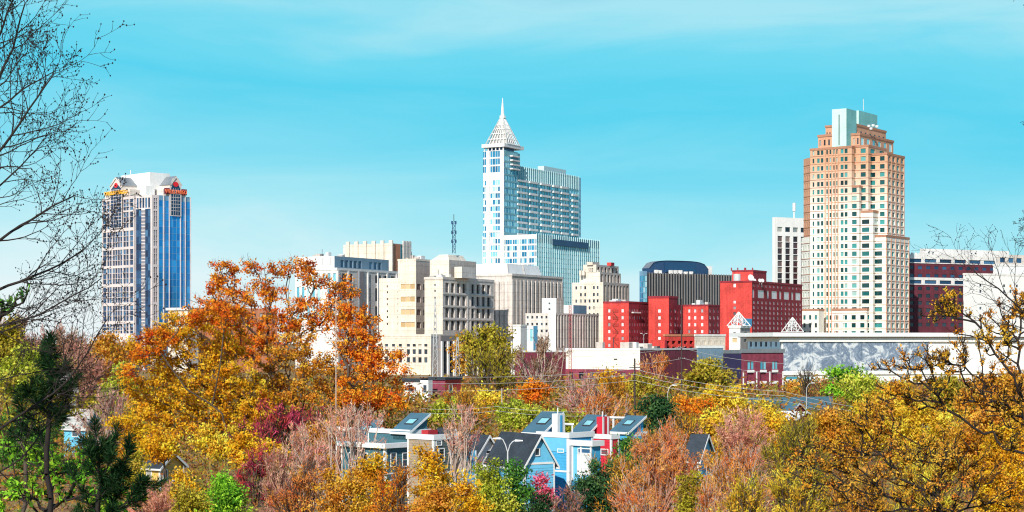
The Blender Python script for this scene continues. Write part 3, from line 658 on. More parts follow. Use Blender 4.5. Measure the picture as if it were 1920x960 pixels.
# ---------- cream art deco block
def deco():
    Y = 1000; s = Bld('deco_tower', 'cream art deco block with fluted setback top', 'office block', 1131, Y)
    def g(b):
        l = b['l']; return [S(rows_px([536, 549, 561, 574, 587], 6, Y), [(l*f, l*(f + .06)) for f in (.15, .27, .41, .55, .69, .84)], 'g_dark', rec=.3, skip=.12)]
    fl = lambda y0, y1, n: lambda b: [S([(Z(y1, Y), Z(y0, Y))], grid(b['r'], n, .5, .6, .6), 'g_brown', rec=.6, t=(0, .4))]
    s.box(1073, 1131, 1180, Y, 529, wall=('cream', 'concrete'), L=g, Rr=fl(534, 600, 8))  # greyer right side: shade painted into the cream stone
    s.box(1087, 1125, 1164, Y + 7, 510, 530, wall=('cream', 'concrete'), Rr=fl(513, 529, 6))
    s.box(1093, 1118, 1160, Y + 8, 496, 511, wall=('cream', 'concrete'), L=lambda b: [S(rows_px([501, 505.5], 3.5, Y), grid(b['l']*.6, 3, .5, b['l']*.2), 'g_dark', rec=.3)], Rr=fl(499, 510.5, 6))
    s.box(1100, 1111, 1124, Y + 8, 491, 497, wall=('cream', 'concrete'))
    s.box(1138, 1146, 1152, Y + 22, 492, 498, wall=('brick', 'dark_brick'))
    for px in (1090, 1096, 1122): s.piece('finial', 'cream').obox((X(px, Y + 6), Y + 9), s.rd, s.ld, 1.4, 1.4, Z(515, Y), Z(506 if px < 1100 else 505, Y))
    s.done()
deco()

# ---------- colonnaded government block
def columns_block():
    Y = 1010; s = Bld('government_block', 'pale concrete block of close tall columns with white sloped penthouse', 'government building', 960, Y)
    b = s.box(880, 960, 1055, Y, 514, wall=('pale_concrete', 'concrete'), L=lambda b: [S([(Z(640, Y), Z(529, Y))], grid(b['l'], 9, .34), 'g_brown', rec=1.2, t=(0, .3))],  # right side a tone darker, shade put into the concrete colour
              Rr=lambda b: [S([(Z(640, Y), Z(527, Y))], grid(b['r'], 13, .45), 'g_brown', rec=1.4, t=(0, .35)), S([(Z(524.5, Y), Z(519, Y))], grid(b['r'], 26, .12), 'g_dark', rec=.3)], cornice=(.9, .35, 'pale_concrete'))
    s.fins(b, 'L', 10, 2.2, .35, -.2, Z(526, Y), 'pale_concrete', part='column', m0=.8, m1=.8)
    s.fins(b, 'R', 14, 2.6, .4, -.2, Z(524, Y), 'pale_concrete', part='column', m0=1.2, m1=1.2)
    # sloped-sided penthouse
    C, l, r = s.dims(880, 953, 1016, Y + 7); z0, z1 = b['z1'] + .36, Z(493, Y)
    p = lambda i, j, z: (C[0] + s.rd[0]*i + s.ld[0]*j, C[1] + s.rd[1]*i + s.ld[1]*j, z); e = 1.6
    m = s.mb('penthouse', 'bright_white'); m.prism([p(0, 0, z0), p(r, 0, z0), p(r, l, z0), p(0, l, z0)], [p(e, e, z1), p(r - e, e, z1), p(r - e, l - e, z1), p(e, l - e, z1)])
    m = s.mb('penthouse_seam', 'concrete'); m.tube([p(r*.48, -.1, z0), p(r*.48, e-.1, z1)], .4, 4); m.tube([p(-.05, -.05, z0), p(e, e, z1)], .3, 4)
    s.done()
columns_block()

# ---------- concrete block with deep windows, mast on the penthouse
def concrete_block():
    Y = 940; s = Bld('concrete_block', 'beige concrete block with deep set dark windows in paired groups', 'government building', 830, Y)
    def f(b):
        r = b['r']; c = grid(r*.46, 4, .62, r*.03) ; c = c + [(a + r*.49, d + r*.49) for a, d in c]
        return [S([(Z(y + 18, Y), Z(y, Y)) for y in (530, 554, 577, 601)], c, 'g_dark', rec=.9, t=(0, .8), pow=2)]
    def g(b):
        l = b['l']; return [S(rows_px([532, 543, 556, 567, 580, 591, 604, 615], 4, Y), [(l*.38, l*.46)], 'g_dark', rec=.3)]
    b = s.box(796, 830, 926, Y, 520, wall=('cream', 'pale_concrete'), L=g, Rr=f, cornice=(1.0, .25, 'pale_concrete'))  # right wall is a shaded copy of the cream one
    s.fins(b, 'R', 2, 1.2, .3, Z(640, Y), b['z1'] - 1.4, 'pale_concrete', part='pier', m0=b['r']*.47, m1=b['r']*.47)
    for y in (549, 573, 597): s.band(b, 'R', Z(y + 2.4, Y), Z(y + .6, Y), .35, 'pale_concrete', 'ledge')
    s.box(806, 842, 893, Y + 9, 487, 521, wall=('cream', 'concrete'), part='penthouse')
    s.box(852, 866, 893, Y + 7.5, 500, 521, wall=('cream', 'pale_concrete'), part='plant_room')
    C, l, r = s.dims(806, 842, 893, Y + 10); p = lambda i, j, z: (C[0] + s.rd[0]*i + s.ld[0]*j, C[1] + s.rd[1]*i + s.ld[1]*j, z)
    s.mb('penthouse', 'cream').prism([p(0, 0, Z(486.9, Y)), p(r*.65, 0, Z(486.9, Y)), p(r*.65, l, Z(486.9, Y)), p(0, l, Z(486.9, Y))], [p(2, 2, Z(475, Y)), p(r*.6, 2, Z(475, Y)), p(r*.6, l - 5, Z(475, Y)), p(2, l - 5, Z(475, Y))])
    s.clutter(b, 6, 5); s.done()
    # mast standing on the roof
    Ym = Y + 18; x = X(851, Ym); z0, z1 = Z(475, Ym), Z(405, Ym)
    mm = MB(); hw = .75
    for i, j in ((-1, -1), (1, -1), (1, 1), (-1, 1)): mm.tube([(x + i*hw, Ym + j*hw, z0), (x + i*hw, Ym + j*hw, z1 - 3)], .16, 4)
    n = 14
    for k in range(n):
        za, zb = z0 + (z1 - 3 - z0)*k/n, z0 + (z1 - 3 - z0)*(k + 1)/n; sg = 1 if k % 2 else -1
        for j in (-1, 1): mm.tube([(x - sg*hw, Ym + j*hw, za), (x + sg*hw, Ym + j*hw, zb)], .1, 3); mm.tube([(x - hw, Ym + j*hw, zb), (x + hw, Ym + j*hw, zb)], .1, 3)
        mm.tube([(x + hw, Ym - sg*hw, za), (x + hw, Ym + sg*hw, zb)], .1, 3)
    E = empty('radio_mast', (x, Ym, z0), 'tall thin lattice radio mast on the roof of the beige concrete block', 'mast')
    mm.build('lattice', M['steel_blue'], E, (x, Ym, z0)); a = MB(); a.tube([(x, Ym, z1 - 3), (x, Ym, z1 + 1)], .2, 5)
    a.build('tip', M['dark_metal'], E, (x, Ym, z0))
    for zf in (.28, .52, .78):
        zc = z0 + (z1 - z0)*zf
        for dx in (.8, -1.5): a = MB(); a.obox((x + dx, Ym - .6), (1, 0), (0, 1), .7, 1.2, zc, zc + 1.8); a.build('panel_antenna', M['steel_blue'], E, (x, Ym, z0))
concrete_block()

# ---------- beige detention tower
def jail():
    Y = 965; s = Bld('beige_tower', 'beige blank tower with narrow slits and tan strip windows', 'government building', 780, Y)
    ys = [532, 556, 580, 604]
    s.box(711, 755, 775, Y + 5, 521, wall=('cream', 'concrete'), L=lambda b: [S(rows_px([534, 545, 558, 568, 581, 592, 605], 4, Y), sorted([(b['l']*.05, b['l']*.22), (b['l']*.62, b['l']*.68)]), 'g_brown', rec=.4)])
    jb = s.box(746, 780, 807, Y, 486, wall=('cream', 'concrete'), L=lambda b: [S(rows_px(ys, 9.5, Y), grid(b['l']*.84, 3, .97, b['l']*.06), 'g_tan', rec=.35)], Rr=lambda b: [S(rows_px(ys, 11, Y), [(b['r']*.06, b['r']*.34), (b['r']*.5, b['r']*.95)], 'g_brown', rec=.35, t=(.5, 1))], cornice=(.8, .15, 'cream'))  # greyer right wall paints in the tower's shaded side
    s.clutter(jb, 7, 3); s.done()
jail()

# ---------- white court building with blue upper storey
def justice():
    Y = 1000; s = Bld('courthouse', 'white courthouse with blue shaded upper storey and tall windows', 'government building', 632, Y)
    r3 = [(Z(y1, Y), Z(y0, Y)) for y0, y1 in ((512, 527), (537, 562), (572, 597))]
    def f(b):
        r = b['r']; c = [(.08, .16), (.20, .25), (.50, .54), (.62, .72), (.76, .84), (.89, .96)]
        return [S(r3, [(r*a, r*d) for a, d in c], 'g_dark', rec=.6, t=(.2, .9))]
    b = s.box(554, 632, 745, Y, 503, wall=('white', 'pale_concrete'), L=lambda b: [S(r3, grid(b['l'], 8, .5), 'g_cyan', rec=.5)], Rr=f, cornice=(1.0, .3, 'white'))  # duller right wall: side shade put into the white
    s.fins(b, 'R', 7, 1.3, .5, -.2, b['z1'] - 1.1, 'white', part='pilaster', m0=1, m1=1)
    u = b['r']; q = b['p'](u*.32, -.15, 0); s.mb('bay', 'dark_stone').obox(q[:2], s.rd, s.rn, u*.11, .3, -.2, b['z1'] - 1.2)  # recess drawn as a flat dark strip, its shade put into the colour
    cb_ = s.box(556, 627, 729, Y + 9, 480, 503.5, wall=('bright_white', 'slate_blue'), Rr=lambda b: [S([(Z(499, Y), Z(485, Y))], [(b['r']*a, b['r']*(a + .055)) for a in (.11, .19, .27, .35, .43, .63, .72, .80)], 'g_navy', rec=.4)])  # blue right wall: shade painted onto a white storey
    s.clutter(cb_, 6, 8)
    s.fins(dict(C=(X(627, Y + 9), Y + 9), l=s.dims(556, 627, 729, Y + 9)[1], r=1), 'L', 5, .35, .1, Z(496, Y), Z(480.5, Y), 'dark_stone', part='joint', m0=3, m1=3)
    s.done()
justice()

def fin_block():
    Y = 1090; s = Bld('finned_block', 'pale block edged with thick vertical fins above the courthouse roof', 'office block', 734, Y)
    b = s.box(644, 734, 769, Y, 456, wall=('cream', 'concrete'), Rr=lambda b: [S([(Z(500, Y), Z(458, Y))], [(b['r']*.45, b['r']*.62), (b['r']*.7, b['r']*.85)], 'g_cyan', rec=.5)])  # right wall colour darkened to hold that side's shade
    s.fins(b, 'L', 6, 2.6, 1.1, Z(560, Y), b['z1'] + 1.8, 'cream', m0=0, m1=4); s.fins(b, 'R', 3, 2.6, .8, Z(560, Y), b['z1'] + 2.2, 'pale_concrete', m0=14, m1=1)
    q = b['p'](0.4, -.3, 0); s.mb('brown_stripe', 'salmon_brick').obox(q[:2], s.rd, s.rn, 9, .2, Z(560, Y), b['z1'] - .4)
    s.done()
fin_block()

# ---------- dark finned office with rounded penthouse
def dark_fins():
    Y = 1120; s = Bld('dark_office', 'dark office of close grey fins under a rounded blue penthouse', 'office block', 1212, Y, rot=58)
    b = s.box(1207, 1212, 1376, Y, 512, wall='black_fin', Rr=lambda b: [S([(Z(600, Y), Z(516, Y))], grid(b['r'], 24, .8), 'g_dark', rec=.2, t=(0, .4))])
    s.fins(b, 'R', 34, .6, .6, 0, b['z1'] + .4, 'fin_grey')
    s.box(1199, 1206, 1213, Y - 2.5, 508, wall='blue_mullion', Rr=lambda b: [S([(z, z + 3.4) for z in np.arange(30, b['z1'] - 3, 3.8)], grid(b['r'], 2, .86), 'g_cyan', rec=.1)], L=lambda b: [S([(z, z + 3.4) for z in np.arange(30, b['z1'] - 3, 3.8)], grid(b['l'], 2, .86), 'g_sky', rec=.1, t=(0, .5))])
    # barrel penthouse
    C, l, r = s.dims(1212, 1216, 1328, Y + 8); p = lambda i, j, z: (C[0] + s.rd[0]*i + s.ld[0]*j, C[1] + s.rd[1]*i + s.ld[1]*j, z)
    zb, zt = b['z1'] + .02, Z(486, Y); m = s.mb('penthouse', 'steel_blue'); prof = []
    for k in range(15):
        f = k / 14; prof.append((r*f, zb + (zt - zb) * min(1, (1 - (2*f - 1)**4)**.6 * .55 + .45 if 0 < f < 1 else .4)))
    base = [(i, zb) for i, _ in prof]
    for (a, za), (c, zc) in zip(prof, prof[1:]): m.poly([p(a, 0, zb), p(c, 0, zb), p(c, 0, zc), p(a, 0, za)]); s.mb('barrel_roof', 'silver_roof').poly([p(a, -.6, za), p(c, -.6, zc), p(c, 7, zc), p(a, 7, za)])
    m.poly([p(0, 0, zb), p(0, 7, zb), p(0, 7, prof[0][1]), p(0, 0, prof[0][1])]); m.poly([p(r, 0, zb), p(r, 7, zb), p(r, 7, prof[-1][1]), p(r, 0, prof[-1][1])])
    g = MB(); g.obox(p(r*.26, -.5, 0)[:2], s.rd, s.ld, r*.52, .4, zb + 1.2, zt - 1.5); g.build('penthouse_glass', M['g_navy'], s.E, s.o)
    for f in (.06, .12, .3, .38, .46, .55, .64): s.piece('roof_unit', 'white').obox(p(r*f, -4, 0)[:2], s.rd, s.ld, r*.04, 2, zb, zb + 1.6 + (f * 13 % 1))
    s.piece('roof_unit', 'white').obox(p(r*1.01, 0, 0)[:2], s.rd, s.ld, 3, 4, zb, zb + 6)
    s.done()
dark_fins()

# ---------- right background: banded red office, white blocks
def banded_office():
    Y = 1120; s = Bld('banded_office', 'dark red office with white window bands beside the stepped tower', 'office block', 1702, Y, rot=64)
    def f(b):
        r = b['r']; c = grid(r, 11, .52); wb = grid(r, 6, .78)
        return [S([(Z(491, Y), Z(485, Y))], wb, 'g_navy', rec=.3), S(rows_px([498, 513], 6, Y), c, 'g_navy', rec=.3, t=(0, .8)), S([(Z(531, Y), Z(525, Y))], wb, 'g_navy', rec=.3)] + \
               [S(rows_px(np.arange(537, 612, 13.6), 7, Y), c, 'g_dark', rec=.4, t=(0, .5))]
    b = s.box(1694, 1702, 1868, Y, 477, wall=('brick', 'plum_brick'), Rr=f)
    r = b['r']
    for y0, y1 in ((476.5, 484.6), (491.4, 493), (519.5, 524.6), (531.4, 533.5)): s.band(b, 'R', Z(y1, Y), Z(y0, Y), .35, 'white', 'white_band')
    for y0, y1 in ((484.6, 491.4), (524.6, 531.4)):
        for k in range(7):
            u = r*k/6 - r*.11/6 if k else 0; q = b['p'](max(0, u), -.003, 0); s.piece('white_band', 'white').obox(q[:2], s.rd, s.rn, r*.22/6 if 0 < k < 6 else r*.11/6, .34, Z(y1, Y), Z(y0, Y))
    for k in range(24): s.piece('crenel', 'white').obox(b['p'](r*k/24, -.2, 0)[:2], s.rd, s.ld, r*.02, 1, b['z1'] + .1, b['z1'] + 1.3)
    s.box(1725, 1730, 1892, Y + 12, 466, 478, wall='white', part='penthouse', Rr=lambda b: [S([(Z(475, Y), Z(470, Y))], [(b['r']*a, b['r']*(a+.02)) for a in (.06, .11, .55, .6)], 'g_dark', rec=.3)])
    s.done()
    s = Bld('white_block', 'plain white block with a few small windows behind the brown leafed tree', 'office block', 1812, 1000, rot=64); Y = 1000
    s.box(1806, 1812, 2010, Y, 513, wall='bright_white', Rr=lambda b: [S(rows_px([532, 543, 575, 590], 5, Y), [(b['r']*a, b['r']*(a+.02)) for a in (.12, .34, .4, .46)], 'g_dark', rec=.3)], cornice=(.8, .2, 'white'))
    s.box(1862, 1868, 2010, Y + 20, 496, 514, wall='bright_white', cornice=(.8, .2, 'white'))
    s.done()
    s = Bld('pale_office', 'pale office top with a window strip at the right edge', 'office block', 1872, 1200, rot=64); Y = 1200
    s.box(1868, 1872, 2010, Y, 477, wall='pale_concrete', Rr=lambda b: [S([(Z(492, Y), Z(483, Y))], grid(b['r'], 9, .6), 'g_navy', rec=.4)]); s.done()
banded_office()

# ---------- low white block with fluted front and small tower
def white_fluted():
    Y = 880; s = Bld('fluted_block', 'white low block with fluted front and a stubby stair tower', 'office block', 1042, Y)
    s.box(1028, 1042, 1123, Y, 587, wall=('bright_white', 'pale_concrete'), Rr=lambda b: [S([(Z(652, Y), Z(590, Y))], grid(b['r'], 16, .55), 'g_brown', rec=.8, t=(0, .5))])
    s.box(1016, 1043, 1057, Y + 10, 559, wall=('bright_white', 'concrete'), L=lambda b: [S(rows_px([566, 577, 588], 4, Y), [(b['l']*.4, b['l']*.55)], 'g_dark', rec=.3)], Rr=lambda b: [S([(Z(590, Y), Z(561, Y))], grid(b['r'], 5, .4), 'g_dark', rec=.4)])
    s.box(985, 1029, 1034, Y + 2, 587, wall=('pale_concrete', 'concrete'), L=lambda b: [S(rows_px([592, 605, 618, 631, 644], 5, Y), grid(b['l'], 5, .42), 'g_dark', rec=.3, t=(.1, .9))])
    s.box(1056, 1075, 1100, Y + 30, 572, wall=('white', 'slate_blue'))
    s.done()
    Y = 820; s = Bld('glazed_annex', 'pale blue annex low beside the white fluted block', 'annex', 1000, Y)
    s.box(962, 1000, 1008, Y, 611, wall=('white', 'pale_blue_paint'), L=lambda b: [S([(Z(640, Y), Z(617, Y))], grid(b['l'], 5, .7), 'g_mint', rec=.3)]); s.done()
    Y = 760; s = Bld('white_tower', 'narrow white blank tower at the edge of the olive trees', 'tower', 984, Y)
    s.box(962, 976, 988, Y, 610, wall=('bright_white', 'white'), cornice=(.5, .15, 'white')); s.done()
white_fluted()

# ---------- white base building with colonnade
def base_block():
    Y = 860; s = Bld('base_block', 'low cream block of square openings below the beige tower', 'government building', 808, Y)
    s.box(700, 808, 832, Y, 628, wall=('cream', 'pale_concrete'), L=lambda b: [S([(Z(a1, Y), Z(a0, Y)) for a0, a1 in ((645, 650), (655, 664), (670, 680))], [(b['l']*f, b['l']*(f+.055)) for f in (.06, .16, .26, .36, .5, .62, .74, .86)], 'g_dark', rec=.5)], cornice=(.8, .2, 'cream'))
    s.done()
    Y = 820; s = Bld('colonnade', 'white columned arcade with dark eaves behind the olive trees', 'arcade', 826, Y)
    b = s.box(822, 826, 1000, Y, 629, wall='dark_stone', Rr=lambda b: [S([(Z(700, Y), Z(640, Y))], grid(b['r'], 16, .85), 'g_dark', rec=1.0, t=(0, .7))])
    s.fins(b, 'R', 17, 1.3, .8, -.2, Z(640, Y), 'white', part='column', m0=.8, m1=.8); s.done()
base_block()

# ---------- long low maroon and white hall, parking deck
def low_hall():
    Y = 640; s = Bld('low_hall', 'long low hall with white stucco front and maroon brick base', 'hall', 1200, Y)
    b = s.box(1061, 1200, 1310, Y, 655, wall=('stucco', 'maroon'), cornice=(.35, .12, 'white_trim')); s.clutter(b, 5, 9)
    C, l, r = s.dims(1061, 1200, 1310, Y)
    s.face((C[0] + s.ln[0]*.3, C[1] + s.ln[1]*.3), s.ld, s.ln, l, -.3, Z(693, Y), 'maroon', [S([(Z(712, Y), Z(699, Y))], grid(l, 7, .4), 'g_dark', rec=.3)], part='plinth')
    s.mb('plinth', 'maroon').poly([(C[0] + s.ln[0]*q + s.ld[0]*u, C[1] + s.ln[1]*q + s.ld[1]*u, Z(693, Y)) for q, u in ((0, 0), (.3, 0), (.3, l), (0, l))])
    q = lambda u, z: (C[0] + s.ld[0]*u + s.ln[0]*.2, C[1] + s.ld[1]*u + s.ln[1]*.2, z)
    v = MB(); v.obox(q(l*.3, 0)[:2], s.ld, s.ln, 1.4, .3, Z(674, Y), Z(672.6, Y)); v.build('vent', M['dark_metal'], s.E, s.o)
    s.done()
    Y = 655; s = Bld('maroon_hall', 'maroon brick hall wall behind the bare willow', 'hall', 977, Y, rot=56)
    s.box(965, 977, 1063, Y, 659, wall='maroon', cornice=(.3, .1, 'white_trim')); s.done()
    Y = 760; s = Bld('parking_deck', 'red and white parking deck with rows of square openings', 'car park', 1300, Y, rot=54)
    s.box(1244, 1247, 1302, Y, 628, wall=('brick', 'brick'), Rr=lambda b: [S([(Z(a1, Y), Z(a0, Y)) for a0, a1 in ((639, 645), (650, 656))], grid(b['r'], 5, .6), 'g_dark', rec=1.0, t=(0, .3))], cornice=(.6, .2, 'salmon_brick'))
    s.box(1302.5, 1303, 1360, Y + 1, 628, wall='cream', Rr=lambda b: [S([(Z(a1, Y), Z(a0, Y)) for a0, a1 in ((639, 646), (650, 656))], grid(b['r'], 5, .62), 'g_dark', rec=1.0, t=(0, .3))], cornice=(.6, .2, 'white'))
    s.box(1219, 1246, 1250, Y - 3, 637, wall=('brick', 'dark_brick'), L=lambda b: [S([(Z(655, Y), Z(649, Y))], [(b['l']*.3, b['l']*.62)], 'g_dark', rec=.6)])
    s.box(1174, 1219, 1222, Y + 2, 644, wall='white', L=lambda b: [S([(Z(655, Y), Z(650, Y))], grid(b['l'], 4, .7), 'g_dark', rec=.8)]); s.done()
low_hall()

# ---------- turret with lattice pyramid, second pyramid
def pyramid(name, label, px, pyb, pyt, hw, Y):
    x, zb, zt = X(px, Y), Z(pyb, Y), Z(pyt, Y); m = MB(); r = .16
    cs = [(-hw, -hw), (hw, -hw), (hw, hw), (-hw, hw)]; a = R(30)
    cs = [(i*math.cos(a) - j*math.sin(a), i*math.sin(a) + j*math.cos(a)) for i, j in cs]
    at = lambda c, f: (x + c[0]*(1 - f), Y + c[1]*(1 - f), zb + (zt - zb)*f)
    for k in range(4):
        c, d = cs[k], cs[(k + 1) % 4]; md = ((c[0] + d[0])/2, (c[1] + d[1])/2)
        m.tube([at(c, 0), at(c, 1)], r*1.3, 4)
        for f in (0, .33, .62): m.tube([at(c, f), at(d, f)], r, 4)
        for f, g in ((0, .33), (.33, .62)): m.tube([at(md, f), at(c, g)], r*.8, 4); m.tube([at(md, f), at(d, g)], r*.8, 4)
        m.tube([at(md, 0), at(md, 1)], r*.8, 4)
    return m, (x, Y, zb)
def turret():
    Y = 700; s = Bld('turret', 'white square turret capped by an open lattice pyramid', 'turret', 1387, Y)
    b = s.box(1367, 1388, 1406, Y, 612, wall=('white', 'concrete'), L=lambda b: [S(rows_px([623], 6, Y), [(b['l']*.4, b['l']*.62)], 'g_dark', rec=.4), S([(Z(642, Y), Z(634, Y))], [(b['l']*.3, b['l']*.7)], 'g_tan', rec=.3)], Rr=lambda b: [S(rows_px([622, 635], 6, Y), [(b['r']*.35, b['r']*.7)], 'g_dark', rec=.4)], cornice=(.6, .35, 'white'))
    m, o = pyramid('', '', 1385, 611, 585, 3.4, Y + 5); m.build('lattice_pyramid', M['bright_white'], s.E, s.o)
    s.box(1392, 1394, 1410, Y + 9, 597, 612, wall=('bright_white', 'pale_blue_paint'), part='screen_wall')
    s.done()
    m, o = pyramid('', '', 1486, 622, 595, 3.3, 730)
    t = m.build('lattice_pyramid', M['bright_white'], None, o); tag(t, 'small white open lattice pyramid above the mural wall roof', 'roof ornament')
    Y = 705; s = Bld('blue_annex', 'blue shaded low annex between the turret and the mural wall', 'annex', 1410, Y, rot=56)
    s.box(1402, 1404, 1470, Y, 631, wall='slate_blue', Rr=lambda b: [S([(Z(650, Y), Z(638, Y))], grid(b['r'], 7, .55), 'g_dark', rec=.4, t=(0, .9))]); s.done()
turret()

# ---------- grey, navy, maroon street row
def street_row():
    Y = 590; s = Bld('grey_hall', 'slate blue flat fronted hall behind the olive tree', 'hall', 1309, Y, rot=58)
    s.box(1306.5, 1309, 1356, Y, 650, wall='slate_blue', cornice=(.5, .15, 'white_trim'), Rr=lambda b: [S([(Z(684, Y), Z(675, Y))], grid(b['r'], 3, .3), 'g_dark', rec=.3)]); s.done()
    s = Bld('navy_hall', 'dark navy flat wall between the slate blue hall and maroon brick hall', 'hall', 1357, Y, rot=58)
    s.box(1356, 1357, 1392, Y + 3, 658, wall='navy', cornice=(.9, .1, 'silver_roof')); s.done()
    Y = 560; s = Bld('maroon_brick_hall', 'maroon brick hall with three tall window bays and pale cornice', 'hall', 1392, Y, rot=62)
    def f(b):
        r = b['r']; c = [(.12, .28), (.43, .58), (.72, .86)]; c = [(r*a, r*d) for a, d in c]
        return [S([(Z(693, Y), Z(678, Y))], sum([grid(d - a, 2, .93, 0, 0) and [(a + u, a + v) for u, v in grid(d - a, 2, .94)] for a, d in c], []), 'g_cyan', rec=.3, t=(0, .6)), S([(Z(714.5, Y), Z(699, Y))], c, 'g_dark', rec=.8, t=(0, .2)), S([(Z(737, Y), Z(721, Y))], c, 'g_dark', rec=.8, t=(0, .3))]
    b = s.box(1390, 1392, 1469, Y, 656, wall='maroon', Rr=f, cornice=(1.0, .35, 'silver_roof'))
    r = b['r']
    for a, d in [(.12, .28), (.43, .58), (.72, .86)]:
        for y0, y1 in ((694, 698.5), (715, 720)): q = b['p'](r*a - .1, -.003, 0); s.piece('spandrel', 'white_trim').obox(q[:2], s.rd, s.rn, r*(d - a) + .2, .12, Z(y1, Y), Z(y0, Y))
    s.fins(b, 'R', 4, .4, .2, -.2, Z(697, Y), 'white_trim', part='downpipe', m0=r*.02, m1=r*.02); s.done()
street_row()

# ---------- long convention hall with the patterned metal wall
def mural_hall():
    Y = 620; s = Bld('convention_hall', 'long white hall with projecting flat roof and mottled blue grey metal panel wall', 'hall', 1466, Y, rot=74)
    b = s.box(1464, 1466, 2050, Y, 641, wall='bright_white', Rr=lambda b: [S([(Z(711, Y), Z(706, Y))], [(b['r']*.012, b['r']*.05), (b['r']*.06, b['r']*.1)], 'g_cyan', rec=.3)])
    m, nt, out = new_mat('mottled_panels'); N, L = nt.nodes, nt.links
    p = N.new('ShaderNodeBsdfPrincipled'); p.inputs['Roughness'].default_value = .45; p.inputs['Metallic'].default_value = .15
    tc = N.new('ShaderNodeTexCoord'); mp = N.new('ShaderNodeMapping'); mp.inputs['Scale'].default_value = (1, .35, 1); L.new(tc.outputs['Object'], mp.inputs[0])
    wv = N.new('ShaderNodeTexNoise'); wv.inputs['Scale'].default_value = .2; wv.inputs['Detail'].default_value = 8; wv.inputs['Roughness'].default_value = .72; wv.inputs['Distortion'].default_value = .7
    L.new(mp.outputs[0], wv.inputs['Vector'])
    r1 = ramp(nt, [(.38, (.80, .82, .84)), (.455, (.70, .74, .78)), (.50, (.30, .37, .47)), (.58, (.15, .21, .31)), (.67, (.50, .56, .63))]); L.new(wv.outputs['Fac'], r1.inputs['Fac'])
    L.new(r1.outputs['Color'], p.inputs['Base Color']); L.new(p.outputs[0], out.inputs[0]); M['mottled'] = m
    r = b['r']; u0, u1 = r*.002, Bld.solve(b['C'], s.rd, 1740); np_ = 15
    for k in range(np_):
        a = u0 + (u1 - u0)*k/np_; q = b['p'](a + .04, -.003, 0); g = MB(); g.obox(q[:2], s.rd, s.rn, (u1 - u0)/np_ - .08, .25, Z(695, Y), Z(641.5, Y)); g.build('metal_panel', M['mottled'], s.E, s.o)
    c = s.mb('roof_slab', 'white_trim'); q = b['p'](-4.5, -2.4, 0); c.obox(q[:2], s.rd, s.ld, r + 10, 40, Z(631, Y), Z(623.5, Y))
    f = s.mb('fascia', 'bright_white'); q = b['p'](-1.2, -.9, 0); f.obox(q[:2], s.rd, s.ld, r + 4, 30, Z(640.8, Y), Z(632.5, Y))
    g = s.mb('soffit', 'dark_stone'); q = b['p'](-3, -1.6, 0); g.obox(q[:2], s.rd, s.ld, r + 8, 34, Z(632.4, Y), Z(631.1, Y))
    s.band(b, 'R', Z(703, Y), Z(696.5, Y), .6, 'white_trim', 'ledge'); s.done()
mural_hall()

# ---------- white-topped block behind the orange tree, hidden red-brown slab beside it
def left_bits():
    Y = 900; s = Bld('flat_roofed_block', 'cream block with flat roof at the foot of the blue glass tower', 'office block', 352, Y)
    s.box(315, 352, 372, Y, 578, wall=('cream', 'pale_concrete'), cornice=(1.0, .9, 'white'), L=lambda b: [S(rows_px([592, 606, 620], 7, Y), grid(b['l'], 5, .5), 'g_dark', rec=.4)]); s.done()
    Y = 930; s = Bld('brown_block', 'brown brick slab glimpsed through the orange tree crown', 'office block', 385, Y, rot=58)
    s.box(368, 372, 520, Y, 577, wall='salmon_brick', Rr=lambda b: [S(rows_px([586, 600], 7, Y), grid(b['r'], 12, .5), 'g_dark', rec=.4)]); s.done()
left_bits()
# ================================================================== HOUSES
HX = lambda z: 640 + z / 3.0
HY = lambda z: 740 + z / 3.0
def framed_window(s, face, b, u0, u1, z0, z1, glass='g_dark', frame='white_trim', bars=1, name='window'):
    """window > frame, pane on a house wall"""
    a, n = (s.ld, s.ln) if face == 'L' else (s.rd, s.rn); C = b['C']
    q = lambda u, e: (C[0] + a[0]*u + n[0]*e, C[1] + a[1]*u + n[1]*e)
    m = MB(); t = .09
    m.obox(q(u0 - t, .003), a, n, t, .07, z0 - t, z1 + t); m.obox(q(u1, .003), a, n, t, .07, z0 - t, z1 + t)
    m.obox(q(u0, .003), a, n, u1 - u0, .068, z1, z1 + t); m.obox(q(u0, .003), a, n, u1 - u0, .1, z0 - t, z0)
    for k in range(1, bars): zz = z0 + (z1 - z0)*k/bars; m.obox(q(u0, .003), a, n, u1 - u0, .05, zz - .025, zz + .025)
    o = m.build(name, M[frame], s.E, s.o)
    g = MB(); g.poly([(*q(u0, .025), z0), (*q(u1, .025), z0), (*q(u1, .025), z1), (*q(u0, .025), z1)], random.random()); g.build('pane', M[glass], o, s.o)
    return o
def px_window(s, face, b, x0, x1, y0, y1, **k):
    C = b['C']; d = s.ld if face == 'L' else s.rd
    u = sorted((Bld.solve(C, d, x0), Bld.solve(C, d, x1))); Y = C[1] + d[1] * (u[0] + u[1]) / 2
    return framed_window(s, face, b, u[0], u[1], Z(y1, Y), Z(y0, Y), **k)
def trim_corner(s, b, px_list=None, w=.16, mat='white_trim', z0=None, z1=None):
    for a, n, L in ((s.ld, s.ln, b['l']), (s.rd, s.rn, b['r'])):
        for u in (.0, L - w):
            s.piece('corner_board', mat).obox((b['C'][0] + a[0]*u + n[0]*.003, b['C'][1] + a[1]*u + n[1]*.003), a, n, w, .04, z0 or b['z0'], (z1 or b['z1']) - .01)
